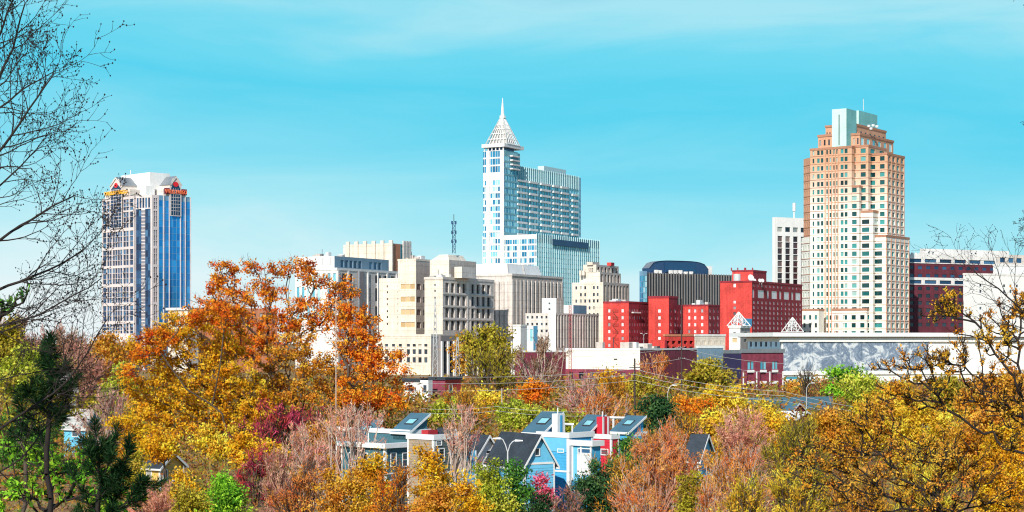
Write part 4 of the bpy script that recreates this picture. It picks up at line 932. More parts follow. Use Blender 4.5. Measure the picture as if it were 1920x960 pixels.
def siding(s, b, face, mat, step=.28, z1=None):
    a, n, L = (s.ld, s.ln, b['l']) if face == 'L' else (s.rd, s.rn, b['r']); m = s.mb('siding_' + ('side' if face == 'L' else 'front'), mat); z = b['z0'] + .4
    while z < (z1 or b['z1']) - .3:
        P = (b['C'][0] + a[0]*.17 + n[0]*.002, b['C'][1] + a[1]*.17 + n[1]*.002); e = .028
        q = lambda u, e: (P[0] + a[0]*u + n[0]*e, P[1] + a[1]*u + n[1]*e)
        m.poly([(*q(0, e), z), (*q(L - .34, e), z), (*q(L - .34, 0), z + step), (*q(0, 0), z + step)]); z += step
def gable(s, xl, xc, xr, Y, eave, apex, wall, roof='roof_dark', ridge='l', bot=None, ov=.35, trim='white_trim'):
    b = s.box(xl, xc, xr, Y, eave, bot, wall=wall, roof=roof, back=True)
    z1, za = b['z1'], Z(apex, Y); l, r, p = b['l'], b['r'], b['p']
    if ridge == 'r': q = lambda i, j, z: p(j, i, z); w_, L = l, r
    else: q = p; w_, L = r, l
    # q(i, j): i across the gable, j along the ridge
    wl = wall[1] if isinstance(wall, tuple) else wall
    g = s.mb('gable', wl); g.poly([q(0, -.001, z1), q(w_, -.001, z1), q(w_/2, -.001, za)]); g.poly([q(0, L, z1), q(w_, L, z1), q(w_/2, L, za)])
    sl = (za - z1) / (w_/2); zo = z1 - ov*sl
    m = s.mb('roof', roof); t = .14
    for sg in (0, 1):
        i0, im = (-ov, w_/2) if sg == 0 else (w_ + ov, w_/2)
        m.prism([q(i0, -ov, zo), q(im, -ov, za), q(im, L + ov, za), q(i0, L + ov, zo)], [q(i0, -ov, zo + t), q(im, -ov, za + t), q(im, L + ov, za + t), q(i0, L + ov, zo + t)])
        c = s.piece('rake_board', trim)
        c.prism([q(i0, -ov - .05, zo - .16), q(im, -ov - .05, za - .16), q(im, -ov - .004, za - .16), q(i0, -ov - .004, zo - .16)], [q(i0, -ov - .05, zo + t), q(im, -ov - .05, za + t), q(im, -ov - .004, za + t), q(i0, -ov - .004, zo + t)])
        e = s.piece('gutter', trim); e.prism([q(i0 - .06, -ov, zo - .1), q(i0 - .004, -ov, zo - .1), q(i0 - .004, L + ov, zo - .1), q(i0 - .06, L + ov, zo - .1)], [q(i0 - .06, -ov, zo + .08), q(i0 - .004, -ov, zo + .08), q(i0 - .004, L + ov, zo + .08), q(i0 - .06, L + ov, zo + .08)])
    return b
def monitor(s, xl, xc, xr, Y, ylow, yhigh, wall, roof='roof_teal', skylight=True):
    """shed-roofed clerestory: roof falls towards the left-hand front"""
    s.k += 1; C, l, r = s.dims(xl, xc, xr, Y); zl = Z(ylow, Y); zh = Z(yhigh, Y + r*s.rd[1]); zb = zl - .9
    p = lambda i, j, z: (C[0] + s.rd[0]*i + s.ld[0]*j, C[1] + s.rd[1]*i + s.ld[1]*j, z)
    m = s.mb('clerestory', wall); m.poly([p(0, 0, zb), p(r, 0, zb), p(r, 0, zh), p(0, 0, zl)]); m.poly([p(0, l, zb), p(r, l, zb), p(r, l, zh), p(0, l, zl)])
    m.poly([p(r, 0, zb), p(r, l, zb), p(r, l, zh), p(r, 0, zh)]); m.poly([p(0, 0, zb), p(0, l, zb), p(0, l, zl), p(0, 0, zl)])
    sl = (zh - zl)/r; e = .25; t = .12
    R_ = s.mb('shed_roof', roof); c = [(-e, -e), (r + e, -e), (r + e, l + e), (-e, l + e)]; zf = lambda i: zl + sl*i + .01
    R_.prism([p(i, j, zf(i)) for i, j in c], [p(i, j, zf(i) + t) for i, j in c])
    k = s.piece('fascia', 'white_trim'); d = e + .05
    k.prism([p(-d, -d, zf(-d) - .12), p(r + d, -d, zf(r + d) - .12), p(r + d, -e - .004, zf(r + d) - .12), p(-d, -e - .004, zf(-d) - .12)], [p(-d, -d, zf(-d) + .14), p(r + d, -d, zf(r + d) + .14), p(r + d, -e - .004, zf(r + d) + .14), p(-d, -e - .004, zf(-d) + .14)])
    k = s.piece('fascia', 'white_trim'); k.prism([p(-d, -e, zf(-d) - .12), p(-e - .004, -e, zf(-d) - .12), p(-e - .004, l + e, zf(-d) - .12), p(-d, l + e, zf(-d) - .12)], [p(-d, -e, zf(-d) + .14), p(-e - .004, -e, zf(-d) + .14), p(-e - .004, l + e, zf(-d) + .14), p(-d, l + e, zf(-d) + .14)])
    if skylight:
        i0, i1, j0, j1 = r*.36, r*.70, l*.22, l*.72; q = [(i0, j0), (i1, j0), (i1, j1), (i0, j1)]
        fr = MB(); fr.prism([p(i, j, zf(i) + t) for i, j in q], [p(i, j, zf(i) + t + .1) for i, j in q]); fo = fr.build('skylight', M['dark_metal'], s.E, s.o)
        v = .1; q = [(i0 + v, j0 + v), (i1 - v, j0 + v), (i1 - v, j1 - v), (i0 + v, j1 - v)]; pn = MB(); pn.poly([p(i, j, zf(i) + t + .105) for i, j in q]); pn.build('pane', M['skylight'], fo, s.o)
    return dict(C=C, l=l, r=r, p=p, zh=zh, zl=zl)
def pane_col(s, b, mat='white_trim'): pass

def houses():
    # --- bright blue modern house
    s = Bld('modern_house', 'bright sky blue modern house with tall wall, bay and white chimney', 'house', 1067, 172, rot=42)
    b = s.box(1008, 1067, 1112, 172, 818, wall='sky_blue_paint', roof='roof_dark', cornice=(.18, .12, 'white_trim')); trim_corner(s, b, w=.3); siding(s, b, 'L', 'sky_blue_paint', .3)
    zb = Z(886, 172); s.band(b, 'L', zb, zb + .18, .05, 'white_trim', 'belt_course')
    up = s.mb('upper_panel', 'pale_blue_paint'); q = (b['C'][0] + s.ld[0]*.31 + s.ln[0]*.034, b['C'][1] + s.ld[1]*.31 + s.ln[1]*.034); up.obox(q, s.ld, s.ln, b['l'] - .6, .03, Z(848, 172), b['z1'] - .2)
    px_window(s, 'L', b, HX(1220), HX(1250), HY(308), HY(322))
    y = box2 = s.box(1073, 1110, 1126, 169.5, 833, 905, wall=('pale_blue_paint', 'sky_blue_paint'), part='bay', roof='roof_light', cornice=(.2, .28, 'white_trim'))
    px_window(s, 'L', box2, 1085, 1107, 842, 849, glass='g_navy'); px_window(s, 'L', box2, 1084, 1108, 853, 889, glass='g_pale', bars=3)
    l = box2['l']
    for f in (.0, .5, .93): s.piece('pilaster', 'white_trim').obox((box2['C'][0] + s.ld[0]*l*f + s.ln[0]*.004, box2['C'][1] + s.ld[1]*l*f + s.ln[1]*.004), s.ld, s.ln, l*.07, .12, Z(903, 169.5), Z(834, 169.5))
    mo = monitor(s, 984, 1018, 1050, 176, 811, 778, 'sky_blue_paint')
    ch = MB(); q = mo['p'](mo['r']*.42, -1.0, 0); ch.obox(q[:2], s.rd, s.ld, 1.15, .75, Z(830, 176), Z(776, 176)); co_ = ch.build('chimney', M['white_trim'], s.E, s.o)
    st = MB(); st.obox((q[0] + s.rd[0]*.4 + s.rn[0]*.003, q[1] + s.rd[1]*.4 + s.rn[1]*.003), s.rd, s.rn, .35, .03, Z(830, 176), Z(779, 176)); st.build('stripe', M['sky_blue_paint'], co_, s.o)
    fl = MB(); c_ = mo['p'](mo['r']*.42 + .5, -.6, 0)[:2]; fl.tube([(*c_, Z(776, 176)), (*c_, Z(765, 176))], .06, 6); fl.build('flue', M['white_trim'], co_, s.o)
    s.done()
    # --- pale blue gabled house in front
    s = Bld('gabled_house', 'pale blue gabled house with dark roof and small gable window', 'house', 983, 165, rot=57)
    b = gable(s, 915, 983, 1040, 165, 870, 818, 'pale_blue_paint'); trim_corner(s, b); siding(s, b, 'R', 'pale_blue_paint', .24)
    C, Yw = b['C'], 167
    px_window(s, 'R', b, HX(1090), HX(1112), HY(305), HY(340), glass='g_dark')
    s.band(b, 'R', b['z1'] - .1, b['z1'] + .1, .045, 'white_trim', 'belt_course', m0=.18, m1=.18)
    s.done()
    # --- red modern house
    s = Bld('modern_house', 'red modern house with red and white striped chimney', 'house', 1146, 184, rot=42)
    b = s.box(1100, 1146, 1160, 184, 821, wall='red_paint', roof='roof_dark', cornice=(.15, .1, 'white_trim')); trim_corner(s, b); siding(s, b, 'L', 'red_paint', .3)
    px_window(s, 'L', b, 1128, 1140, 843, 852, glass='g_pale')
    mo = monitor(s, 1073, 1102, 1130, 187, 813, 783, 'red_paint')
    ch = MB(); q = mo['p'](mo['r']*.5, -1.0, 0); ch.obox(q[:2], s.rd, s.ld, 1.3, .8, Z(832, 187), Z(782, 187)); co_ = ch.build('chimney', M['red_paint'], s.E, s.o)
    for o in (0, .85): st = MB(); st.obox((q[0] + s.rd[0]*o + s.rn[0]*.003, q[1] + s.rd[1]*o + s.rn[1]*.003), s.rd, s.rn, .3, .03, Z(832, 187), Z(782.5, 187)); st.build('stripe', M['white_trim'], co_, s.o)
    fl = MB(); c_ = mo['p'](mo['r']*.5 + .5, -.6, 0)[:2]; fl.tube([(*c_, Z(782, 187)), (*c_, Z(772, 187))], .06, 6); fl.build('flue', M['white_trim'], co_, s.o)
    for xa in (1052, 1072):
        pass
    pg = MB()
    for xa in (1050, 1058, 1073): pg.tube([(X(xa, 186), 186, Z(822, 186)), (X(xa, 186), 186, Z(795, 186))], .09, 4)
    pg.tube([(X(1047, 186), 186, Z(795, 186)), (X(1076, 186), 186, Z(796, 186))], .14, 4); pg.build('roof_pergola', M['white_trim'], s.E, s.o); s.done()
    # --- third modern house, slate, behind the green tree
    s = Bld('modern_house', 'slate blue modern house with white roof pergola and skylight, farthest right of the row', 'house', 1190, 196, rot=42)
    b = s.box(1150, 1190, 1212, 196, 816, wall='teal_paint', roof='roof_dark', cornice=(.15, .1, 'white_trim')); trim_corner(s, b)
    monitor(s, 1148, 1178, 1206, 195, 810, 784, 'sky_blue_paint')
    pg = MB()
    for xa in (1133, 1150, 1172): pg.tube([(X(xa, 200), 200, Z(820, 200)), (X(xa, 200), 200, Z(784, 200))], .12, 4)
    pg.tube([(X(1130, 200), 200, Z(783, 200)), (X(1176, 200), 200, Z(784, 200))], .16, 4); pg.build('roof_pergola', M['white_trim'], s.E, s.o)
    v = MB(); v.tube([(X(1175, 199), 199, Z(790, 199)), (X(1175, 199), 199, Z(774, 199))], .16, 8); v.build('flue', M['dark_metal'], s.E, s.o); s.done()
    # --- white gabled house
    s = Bld('gabled_house', 'white gabled house with dark roof and pale blue side wing', 'house', 892, 186, rot=42)
    b = gable(s, 858, 892, 936, 186, 855, 819, 'white'); trim_corner(s, b); siding(s, b, 'R', 'white', .24)
    px_window(s, 'R', b, HX(815), HX(838), HY(316), HY(330))
    b = s.box(852, 870, 893, 181, 846, wall='pale_blue_paint', part='side_wing', roof='roof_dark'); trim_corner(s, b); px_window(s, 'R', b, 872, 882, 866, 880); s.done()
    # --- grey green house
    s = Bld('flat_roofed_house', 'dark grey green house with white trim and tan brown side wall', 'house', 813, 168, rot=42)
    b = s.box(764, 813, 864, 168, 822, wall=('tan_siding', 'grey_green_paint'), roof='roof_dark', cornice=(.16, .12, 'white_trim')); trim_corner(s, b, w=.2)
    siding(s, b, 'R', 'grey_green_paint', .26); siding(s, b, 'L', 'tan_siding', .26)
    s.band(b, 'R', Z(889, 168), Z(886, 168), .05, 'white_trim', 'belt_course')
    for x0, x1, y0, y1 in ((818, 827, 827, 834), (850, 857.5, 826, 833), (823, 832, 842, 864), (845, 852.5, 843, 868), (822, 832, 897, 925), (845, 853, 897, 925)): px_window(s, 'R', b, x0, x1, y0, y1, glass='g_dark', bars=2)
    g2 = gable(s, 818, 843, 856, 178, 820, 806, 'white', bot=824); ch = MB(); ch.obox((X(803, 178), 178), s.rd, s.ld, 1.4, 1, Z(824, 178), Z(807, 178)); ch.build('chimney', M['chimney_red'], s.E, s.o); s.done()
    # --- teal house
    s = Bld('flat_roofed_house', 'teal house with white flat eaves and sloped skylight roof', 'house', 722, 176, rot=42)
    b = s.box(640, 722, 778, 176, 838, wall=('teal_paint', 'teal_paint'), roof='white_trim', cornice=(.14, .4, 'white_trim')); trim_corner(s, b, w=.25)
    siding(s, b, 'R', 'teal_paint', .26)
    for x0, x1 in ((733, 742), (755, 763)): px_window(s, 'R', b, x0, x1, 850, 874, bars=2); px_window(s, 'R', b, x0, x1, 900, 926, bars=2)
    for x0, x1 in ((655, 664), (680, 689), (703, 711)): px_window(s, 'L', b, x0, x1, 850, 874, bars=2)
    s.band(b, 'R', Z(890, 176), Z(887, 176), .05, 'white_trim', 'belt_course')
    b2 = s.box(690, 768, 805, 188, 812, 845, wall='teal_paint', part='upper_storey', roof='roof_light', cornice=(.14, .12, 'white_trim')); trim_corner(s, b2)
    monitor(s, 737, 768, 801, 188, 810, 780, 'teal_paint')
    s.done()
    s = Bld('flat_roofed_house', 'shaded blue house with white roof edges behind the bare pink tree', 'house', 690, 215, rot=42)
    b = s.box(630, 690, 716, 215, 808, wall='teal_paint', roof='white_trim', cornice=(.12, .2, 'white_trim')); trim_corner(s, b); monitor(s, 662, 690, 712, 208, 822, 793, 'sky_blue_paint'); s.done()
    # --- yellow house far left, among trees
    s = Bld('gabled_house', 'yellow house with white trim half hidden behind the dark pine', 'house', 300, 185)
    b = gable(s, 262, 300, 345, 185, 876, 852, 'yellow_paint'); trim_corner(s, b)
    for x0, x1 in ((306, 313), (324, 332)): px_window(s, 'R', b, x0, x1, 882, 900)
    px_window(s, 'L', b, 276, 284, 884, 902); s.done()
    s = Bld('gabled_house', 'small white gabled cottage in the brown woods at left', 'house', 116, 330)
    b = gable(s, 84, 116, 143, 330, 730, 700, 'bright_white', roof='dark_stone'); px_window(s, 'R', b, 125, 130, 722, 732); s.done()
    s = Bld('gabled_house', 'pale blue cottage glimpsed below the white cottage at left', 'house', 160, 250)
    b = gable(s, 120, 160, 190, 250, 800, 770, 'pale_blue_paint', roof='roof_light'); px_window(s, 'R', b, 166, 174, 806, 818); px_window(s, 'L', b, 136, 146, 806, 818); s.done()
    s = Bld('gabled_house', 'narrow house with steep dark roof among pink bare trees', 'house', 1310, 195)
    b = gable(s, 1286, 1310, 1338, 195, 860, 818, ('grey_green_paint', 'pale_blue_paint')); trim_corner(s, b); px_window(s, 'R', b, 1320, 1327, 848, 860); s.done()
    # --- long low blue-roofed building and its gabled porch
    s = Bld('long_house', 'long low white building under a blue grey roof near the mural wall', 'house', 1407, 405, rot=66)
    b = gable(s, 1403, 1408, 1562, 405, 766, 747, 'white', roof='roof_teal', ridge='r'); 
    for f in range(9): u = b['r']*(.06 + f*.105); framed_window(s, 'R', b, u, u + .9, b['z1'] - 1.9, b['z1'] - .6)
    s.done()
    s = Bld('gabled_house', 'little maroon gabled house with white rake boards before the long roof', 'house', 1484, 360, rot=40)
    gable(s, 1470, 1484, 1510, 360, 772, 757, ('white', 'maroon'), roof='roof_teal'); s.done()
    s = Bld('gabled_house', 'low white roofed cottage beside the bare pink trees', 'house', 1492, 330, rot=40)
    gable(s, 1440, 1492, 1530, 330, 786, 774, 'salmon_brick', roof='white'); s.done()
    # --- maroon and white town house
    s = Bld('town_house', 'maroon and white town house with dark roof beside the orange tree', 'house', 790, 450)
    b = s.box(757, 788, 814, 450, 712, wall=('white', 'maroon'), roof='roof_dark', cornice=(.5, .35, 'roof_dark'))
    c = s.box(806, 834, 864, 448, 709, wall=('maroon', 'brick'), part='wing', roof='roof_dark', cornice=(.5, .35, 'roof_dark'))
    px_window(s, 'L', b, 766, 774, 722, 734); px_window(s, 'R', b, 794, 800, 722, 734)
    w_ = s.box(788, 803, 811, 444, 713, wall='bright_white', part='white_bay', roof='roof_dark'); px_window(s, 'L', w_, 794, 800, 722, 736)
    px_window(s, 'R', c, 842, 848, 722, 736); s.done()
houses()

# ================================================================== POLES AND WIRES
def utility_pole(label, px, Y, top, arms=(), r=.16, mat='wood_pole', name='utility_pole', arm_w=2.4):
    x, z0, z1 = X(px, Y), ground_z(Y) - .2, Z(top, Y); E = empty(name, (x, Y, ground_z(Y)), label, 'pole'); o = (x, Y, ground_z(Y))
    m = MB(); m.tube([(x, Y, z0), (x, Y, z1)], [r, r*.65], 8); m.build('pole', M[mat], E, o)
    for k, (py, a) in enumerate(arms):
        z = Z(py, Y); dx, dy = math.cos(a), math.sin(a)
        m = MB(); m.obox((x - dx*arm_w/2 + dy*.07, Y - dy*arm_w/2 - dx*.2), (dx, dy), (-dy, dx), arm_w, .12, z, z + .16); c = m.build('crossarm', M[mat], E, o)
        for f in (-.45, -.2, .2, .45):
            i = MB(); xx, yy = x + dx*arm_w*f, Y + dy*arm_w*f - .12; i.tube([(xx, yy, z + .16), (xx, yy, z + .34)], [.07, .05], 6); i.build('insulator', M['pale_metal'], c, o)
    return E
utility_pole('dark wooden utility pole in front of the maroon wall, bare at the top', 1190, 350, 672, [(690, .35)], r=.26)
utility_pole('dark utility pole with two brackets against the maroon hall', 1278, 470, 560, [(652, .9), (673, .9)], r=.22, arm_w=3.4)
utility_pole('pale slender pole rising through the orange tree', 630, 268, 560, r=.10, mat='pale_bark', arms=[(640, .3)])
utility_pole('thin pale pole at the left of the orange crown gap', 558, 330, 600, r=.14, mat='pale_metal')
utility_pole('short pale pole by the trees before the olive pair', 941, 330, 728, r=.1, mat='pale_metal')
def lattice_mast(label, px, Y, top, hw, mat, n=20, taper=.4):
    x, z0, z1 = X(px, Y), -.2, Z(top, Y); m = MB(); cs = [(-1, -1), (1, -1), (1, 1), (-1, 1)]
    at = lambda c, f: (x + c[0]*hw*(1 - (1-taper)*f), Y + c[1]*hw*(1 - (1-taper)*f), z0 + (z1 - z0)*f)
    for k in range(4):
        c, d = cs[k], cs[(k+1) % 4]; m.tube([at(c, 0), at(c, 1)], .1, 4)
        for q in range(n): m.tube([at(c if q % 2 else d, q/n), at(d if q % 2 else c, (q+1)/n)], .06, 3)
    o = m.build('lattice_mast', M[mat], None, (x, Y, 0)); return tag(o, label, 'mast')
lattice_mast('tall slim dark red lattice mast before the low white hall', 1069, 600, 572, .45, 'mast_red', taper=.8)
lattice_mast('white lattice pylon rising before the concrete block, left one of two', 816, 520, 560, 1.0, 'pale_metal', n=14, taper=.12)
lattice_mast('shorter white lattice pylon by the colonnade, right of the tall pylon', 858, 540, 632, .9, 'pale_metal', n=10, taper=.2)
def street_lamp(label, px, Y, top, heads=((1, 0),), arm=1.6, r=.09):
    x, z1 = X(px, Y), Z(top, Y); g = ground_z(Y); o = (x, Y, g); E = empty('street_lamp', o, label, 'street lamp')
    m = MB(); m.tube([(x, Y, g - .1), (x, Y, z1 - 1.2)], [r*1.3, r*.8], 8); m.build('pole', M['pale_metal'], E, o)
    for sx_, up in heads:
        a = MB(); pts = [(x, Y, z1 - 1.2), (x + sx_*arm*.3, Y, z1 - .5), (x + sx_*arm*.65, Y, z1 - .1 + up), (x + sx_*arm, Y, z1 + up)]; a.tube(pts, .05, 6); c = a.build('arm', M['pale_metal'], E, o)
        h_ = MB(); h_.prism([(x + sx_*arm*.95, Y - .14, z1 - .08 + up), (x + sx_*(arm*.95 + .75), Y - .12, z1 - .05 + up), (x + sx_*(arm*.95 + .75), Y + .12, z1 - .05 + up), (x + sx_*arm*.95, Y + .14, z1 - .08 + up)], [(x + sx_*arm*.95, Y - .1, z1 + .1 + up), (x + sx_*(arm*.95 + .7), Y - .06, z1 + .05 + up), (x + sx_*(arm*.95 + .7), Y + .06, z1 + .05 + up), (x + sx_*arm*.95, Y + .1, z1 + .1 + up)]); h_.build('lamp_head', M['white_trim'], E, o)
street_lamp('double headed street lamp before the pale blue gabled house', 952, 158, 824, ((-1, .1), (1, -.1)), arm=.7)
street_lamp('single white street lamp beside the dark pine, curved arm to the right', 1252, 280, 722, ((1, 0),), arm=.8, r=.05)
street_lamp('white street lamp rising from the long blue grey roof', 1512, 385, 718, ((1, 0),), arm=1.2, r=.07)
street_lamp('white lamp standard on the parking deck by the brick hotel', 1207, 745, 625, ((1, 0), (-1, 0)), arm=.9)
def wire(label, pts, sag=.8, r=.035):
    P = []
    for (x0, y0, Y0), (x1, y1, Y1) in zip(pts, pts[1:]):
        a, b = Vector((X(x0, Y0), Y0, Z(y0, Y0))), Vector((X(x1, Y1), Y1, Z(y1, Y1)))
        for k in range(13):
            f = k / 12; p = a.lerp(b, f); p.z -= sag * 4 * f * (1 - f)
            if not (P and k == 0): P.append(p)
    m = MB(); m.tube(P, r, 4); tag(m.build('power_line', M['wire'], None, tuple(P[0])), label, 'wire', 'power lines over the trees')
for k, (dy, lab) in enumerate(((0, 'top power line strung across the wooded foreground past the bare topped pole'), (10, 'middle power line strung across the wooded foreground past the bare topped pole'), (21, 'lowest power line strung across the wooded foreground past the bare topped pole'))):
    wire(lab, [(760, 705 + dy*1.3, 330), (1190, 692 + dy, 349.6), (1470, 734 + dy*.8, 330), (1760, 780 + dy, 300)])
wire('upper line from the two bracket pole towards the maroon halls', [(1060, 668, 520), (1274, 651, 469), (1470, 682, 440)], r=.04)
wire('lower line from the two bracket pole towards the maroon halls', [(1060, 690, 520), (1282, 672, 469), (1470, 700, 440)], r=.04)
for k, dy in enumerate((0, 8)):
    wire(('pale wire over the lime trees behind the town houses, upper', 'pale wire over the lime trees behind the town houses, lower')[k], [(790, 766 + dy, 260), (930, 762 + dy, 262), (1100, 772 + dy, 262)], sag=.3, r=.025)
# ================================================================== TREES
def unit(a): return a / np.maximum(np.linalg.norm(a, axis=1, keepdims=True), 1e-9)
def leaf_quads(C, A, B, ln, wd):
    """diamond leaves: centre C, long axis A, cross axis B"""
    n = len(C); V = np.empty((n, 4, 3)); ln = np.broadcast_to(ln, (n,))[:, None]; wd = np.broadcast_to(wd, (n,))[:, None]
    V[:, 0] = C - A*ln*.5; V[:, 1] = C + B*wd*.5; V[:, 2] = C + A*ln*.5; V[:, 3] = C - B*wd*.5
    return V.reshape(-1, 3), np.arange(4*n).reshape(n, 4)
def limb_mesh(A, B, ra, rb, n=5):
    """tapered prisms A->B"""
    d = unit(B - A); up = np.where(np.abs(d[:, 2:3]) > .9, np.array([[1., 0, 0]]), np.array([[0, 0, 1.]]))
    u = unit(np.cross(d, up)); w = np.cross(d, u); k = len(A); V = np.empty((k, 2*n, 3))
    for i in range(n):
        a = 2*math.pi*i/n; o = u*math.cos(a) + w*math.sin(a)
        V[:, i] = A - d*ra[:, None]*.3 + o*ra[:, None]; V[:, n+i] = B + d*rb[:, None]*.3 + o*rb[:, None]
    base = (np.arange(k)*2*n)[:, None]
    Q = np.concatenate([np.stack([base[:, 0]+i, base[:, 0]+(i+1) % n, base[:, 0]+n+(i+1) % n, base[:, 0]+n+i], 1) for i in range(n)])
    return V.reshape(-1, 3), Q
def skeleton(nodes, parents, targets, rng, bf=.45):
    """greedy balanced spanning tree from trunk nodes to crown targets"""
    P = [np.array(p, float) for p in nodes]; par = list(parents); pl = [0.]
    for i in range(1, len(P)): pl.append(pl[par[i]] + np.linalg.norm(P[i] - P[par[i]]))
    T = np.array(targets, float); n = len(T); best = np.full(n, 1e18); who = np.zeros(n, int); alive = np.ones(n, bool)
    def relax(j):
        dv = T - P[j]; d = np.linalg.norm(dv, axis=1); c = d + bf*(pl[j]) + np.maximum(0, -dv[:, 2])*.6
        m = alive & (c < best); best[m] = c[m]; who[m] = j
    for j in range(len(P)): relax(j)
    for _ in range(n):
        b = np.where(alive, best, 1e18); i = int(b.argmin()); alive[i] = False; j = who[i]
        # a bent midpoint keeps limbs from being ruler straight
        d = T[i] - P[j]; L = np.linalg.norm(d); mid = P[j] + d*.5 + rng.normal(0, .07*L, 3) + np.array([0, 0, -.04*L])
        P.append(mid); par.append(j); pl.append(pl[j] + L*.5); P.append(T[i]); par.append(len(P) - 2); pl.append(pl[j] + L)
        relax(len(P) - 2); relax(len(P) - 1)
    return np.array(P), np.array(par)
def radii(P, par, rt, rmax):
    cnt = np.zeros(len(P)); kids = np.bincount(par[1:], minlength=len(P)) if len(P) > 1 else np.zeros(len(P))
    cnt[kids == 0] = 1
    for i in range(len(P) - 1, 0, -1): cnt[par[i]] += cnt[i]
    e = math.log(max(rmax/rt, 1.01)) / math.log(max(cnt.max(), 2)); return rt * np.maximum(cnt, 1)**e

N_LEAF = 0
def tree(label, px, Y, top, wpx, pal, kind='leafy', lobes=None, cb=.3, dens=1.0, leaf=5.5, clump=21., bark='bark', seed=0, group=None, name='tree', root=None, rmax=None, gap=.0, grad=None, depth=.8, tw=1.0, sun_t=0):
    """lobes: (px, py, rx, ry) ellipses in photo pixels at distance Y; the crown fills them in depth as well"""
    global N_LEAF
    rng = np.random.default_rng(seed or int(px*7 + Y*13 + top)); k = Y / F; g0 = ground_z(Y)
    pyg = HZ - (g0 - CZ)/k
    if lobes is None:
        yb = top + (pyg - top)*(1 - cb); H = yb - top; lobes = []
        n = 7
        for i in range(n):
            f = (i + .5)/n; y = top + H*(.12 + .76*f); wv = wpx*.5*(math.sin(math.pi*(.16 + .70*f))**.8)
            s_ = rng.uniform(.58, .82); lobes.append((px + rng.uniform(-1, 1)*wv*.55, y + rng.uniform(-.04, .04)*H, max(wv*s_, wpx*.12), H*rng.uniform(.14, .22)))
        lobes.append((px, top + H*.55, wpx*.3, H*.36)); lobes.append((px + rng.uniform(-.1, .1)*wpx, top + H*.16, wpx*.16, H*.15))
    area = sum(math.pi*a*b for _, _, a, b in lobes)
    nc = int(max(14, 1.7*area/(clump*clump)*max(.6, min(1.2, dens))*(.72 if kind == 'twiggy' else 1)))
    pr = np.array([a*b for _, _, a, b in lobes]); pr = pr/pr.sum(); ch = rng.choice(len(lobes), nc, p=pr)
    v = unit(rng.normal(size=(nc, 3)))*(rng.random((nc, 1))**.42)
    L = np.array(lobes)[ch]
    cx = L[:, 0] + v[:, 0]*L[:, 2]; cy = L[:, 1] + v[:, 2]*L[:, 3]; dz = v[:, 1]*L[:, 2]*depth
    Cc = np.stack([(cx - 960)*k, Y + dz*k, CZ + (HZ - cy)*k], 1)
    if not lobes or root is None: root = (px + rng.uniform(-.05, .05)*wpx, )
    rx = X(root[0], Y); zlow = Cc[:, 2].min(); ztop = Cc[:, 2].max()
    zc = max(g0 + (zlow - g0)*.9, g0 + (.10 if kind in ('twiggy', 'bare') else .22)*(ztop - g0)) if root and len(root) < 2 else Z(root[1], Y)
    xm = Cc[:, 0].mean(); tn = [(rx, Y, g0 - .3)]; m = 5
    for i in range(1, m + 1): f = i/m; tn.append((rx + (xm - rx)*.35*f*f + rng.normal(0, .012)*(ztop-g0), Y + rng.normal(0, .012)*(ztop-g0), g0 + (zc - g0)*f))
    P, par = skeleton(tn, [0, 0, 1, 2, 3, 4], Cc, rng, 1.1 if kind in ('twiggy', 'bare') else .45)
    rm = rmax or max(.12, (ztop - g0)*.016); rt = max(.018, (.85 if kind in ('twiggy', 'bare') else .45)*k)
    rr = radii(P, par, rt, rm); i = np.arange(1, len(P)); A, B, ra, rb = P[par[i]], P[i], rr[par[i]]*.9, rr[i]
    ra = np.minimum(ra, rb*1.5)
    E = empty(name, (rx, Y, g0), label, 'tree', group); o = (rx, Y, g0)
    V, Q = limb_mesh(A, B, ra, rb); V2 = [V]; Q2 = [Q]
    # twigs fan out of every crown node
    nt_ = int({'leafy': 3, 'sparse': 6, 'twiggy': 7, 'bare': 14}[kind]*tw); S0 = np.repeat(Cc, nt_, 0)
    ctr = np.array([xm, Y, g0 + (ztop - g0)*.35]); out = unit(S0 - ctr)
    dirv = unit(out*.9 + rng.normal(0, .55, S0.shape) + np.array([0, 0, {'leafy': .2, 'sparse': .25, 'twiggy': .9, 'bare': .7}[kind]]))
    tl = clump*k*rng.uniform(.5, 1.3, len(S0))[:, None]*(1.0 if kind in ('leafy', 'sparse') else 1.35); S1 = S0 + dirv*tl*.55; S2 = S1 + unit(dirv + rng.normal(0, .35, S0.shape))*tl*.45
    rt2 = np.full(len(S0), rt*.55)
    V, Q = limb_mesh(np.concatenate([S0, S1]), np.concatenate([S1, S2]), np.concatenate([rt2, rt2*.8]), np.concatenate([rt2*.8, rt2*.45]), 3)
    np_mesh('trunk', np.concatenate([V2[0], V]), np.concatenate([Q2[0], Q + len(V2[0])]), M[bark], None, E, o)
    if kind == 'bare': return E
    # leaves
    per = area*dens*{'leafy': 2.5, 'sparse': 1.7, 'twiggy': 1.25}[kind]/(leaf*leaf*.30)/nc
    cw = rng.uniform(.35, 1.65, nc); cw[rng.random(nc) < gap] = .05
    cnt = rng.poisson(per*cw); idx = np.repeat(np.arange(nc), cnt); n = len(idx); N_LEAF += n
    tc_ = np.clip(rng.normal(.5, .17, nc), .05, .95)
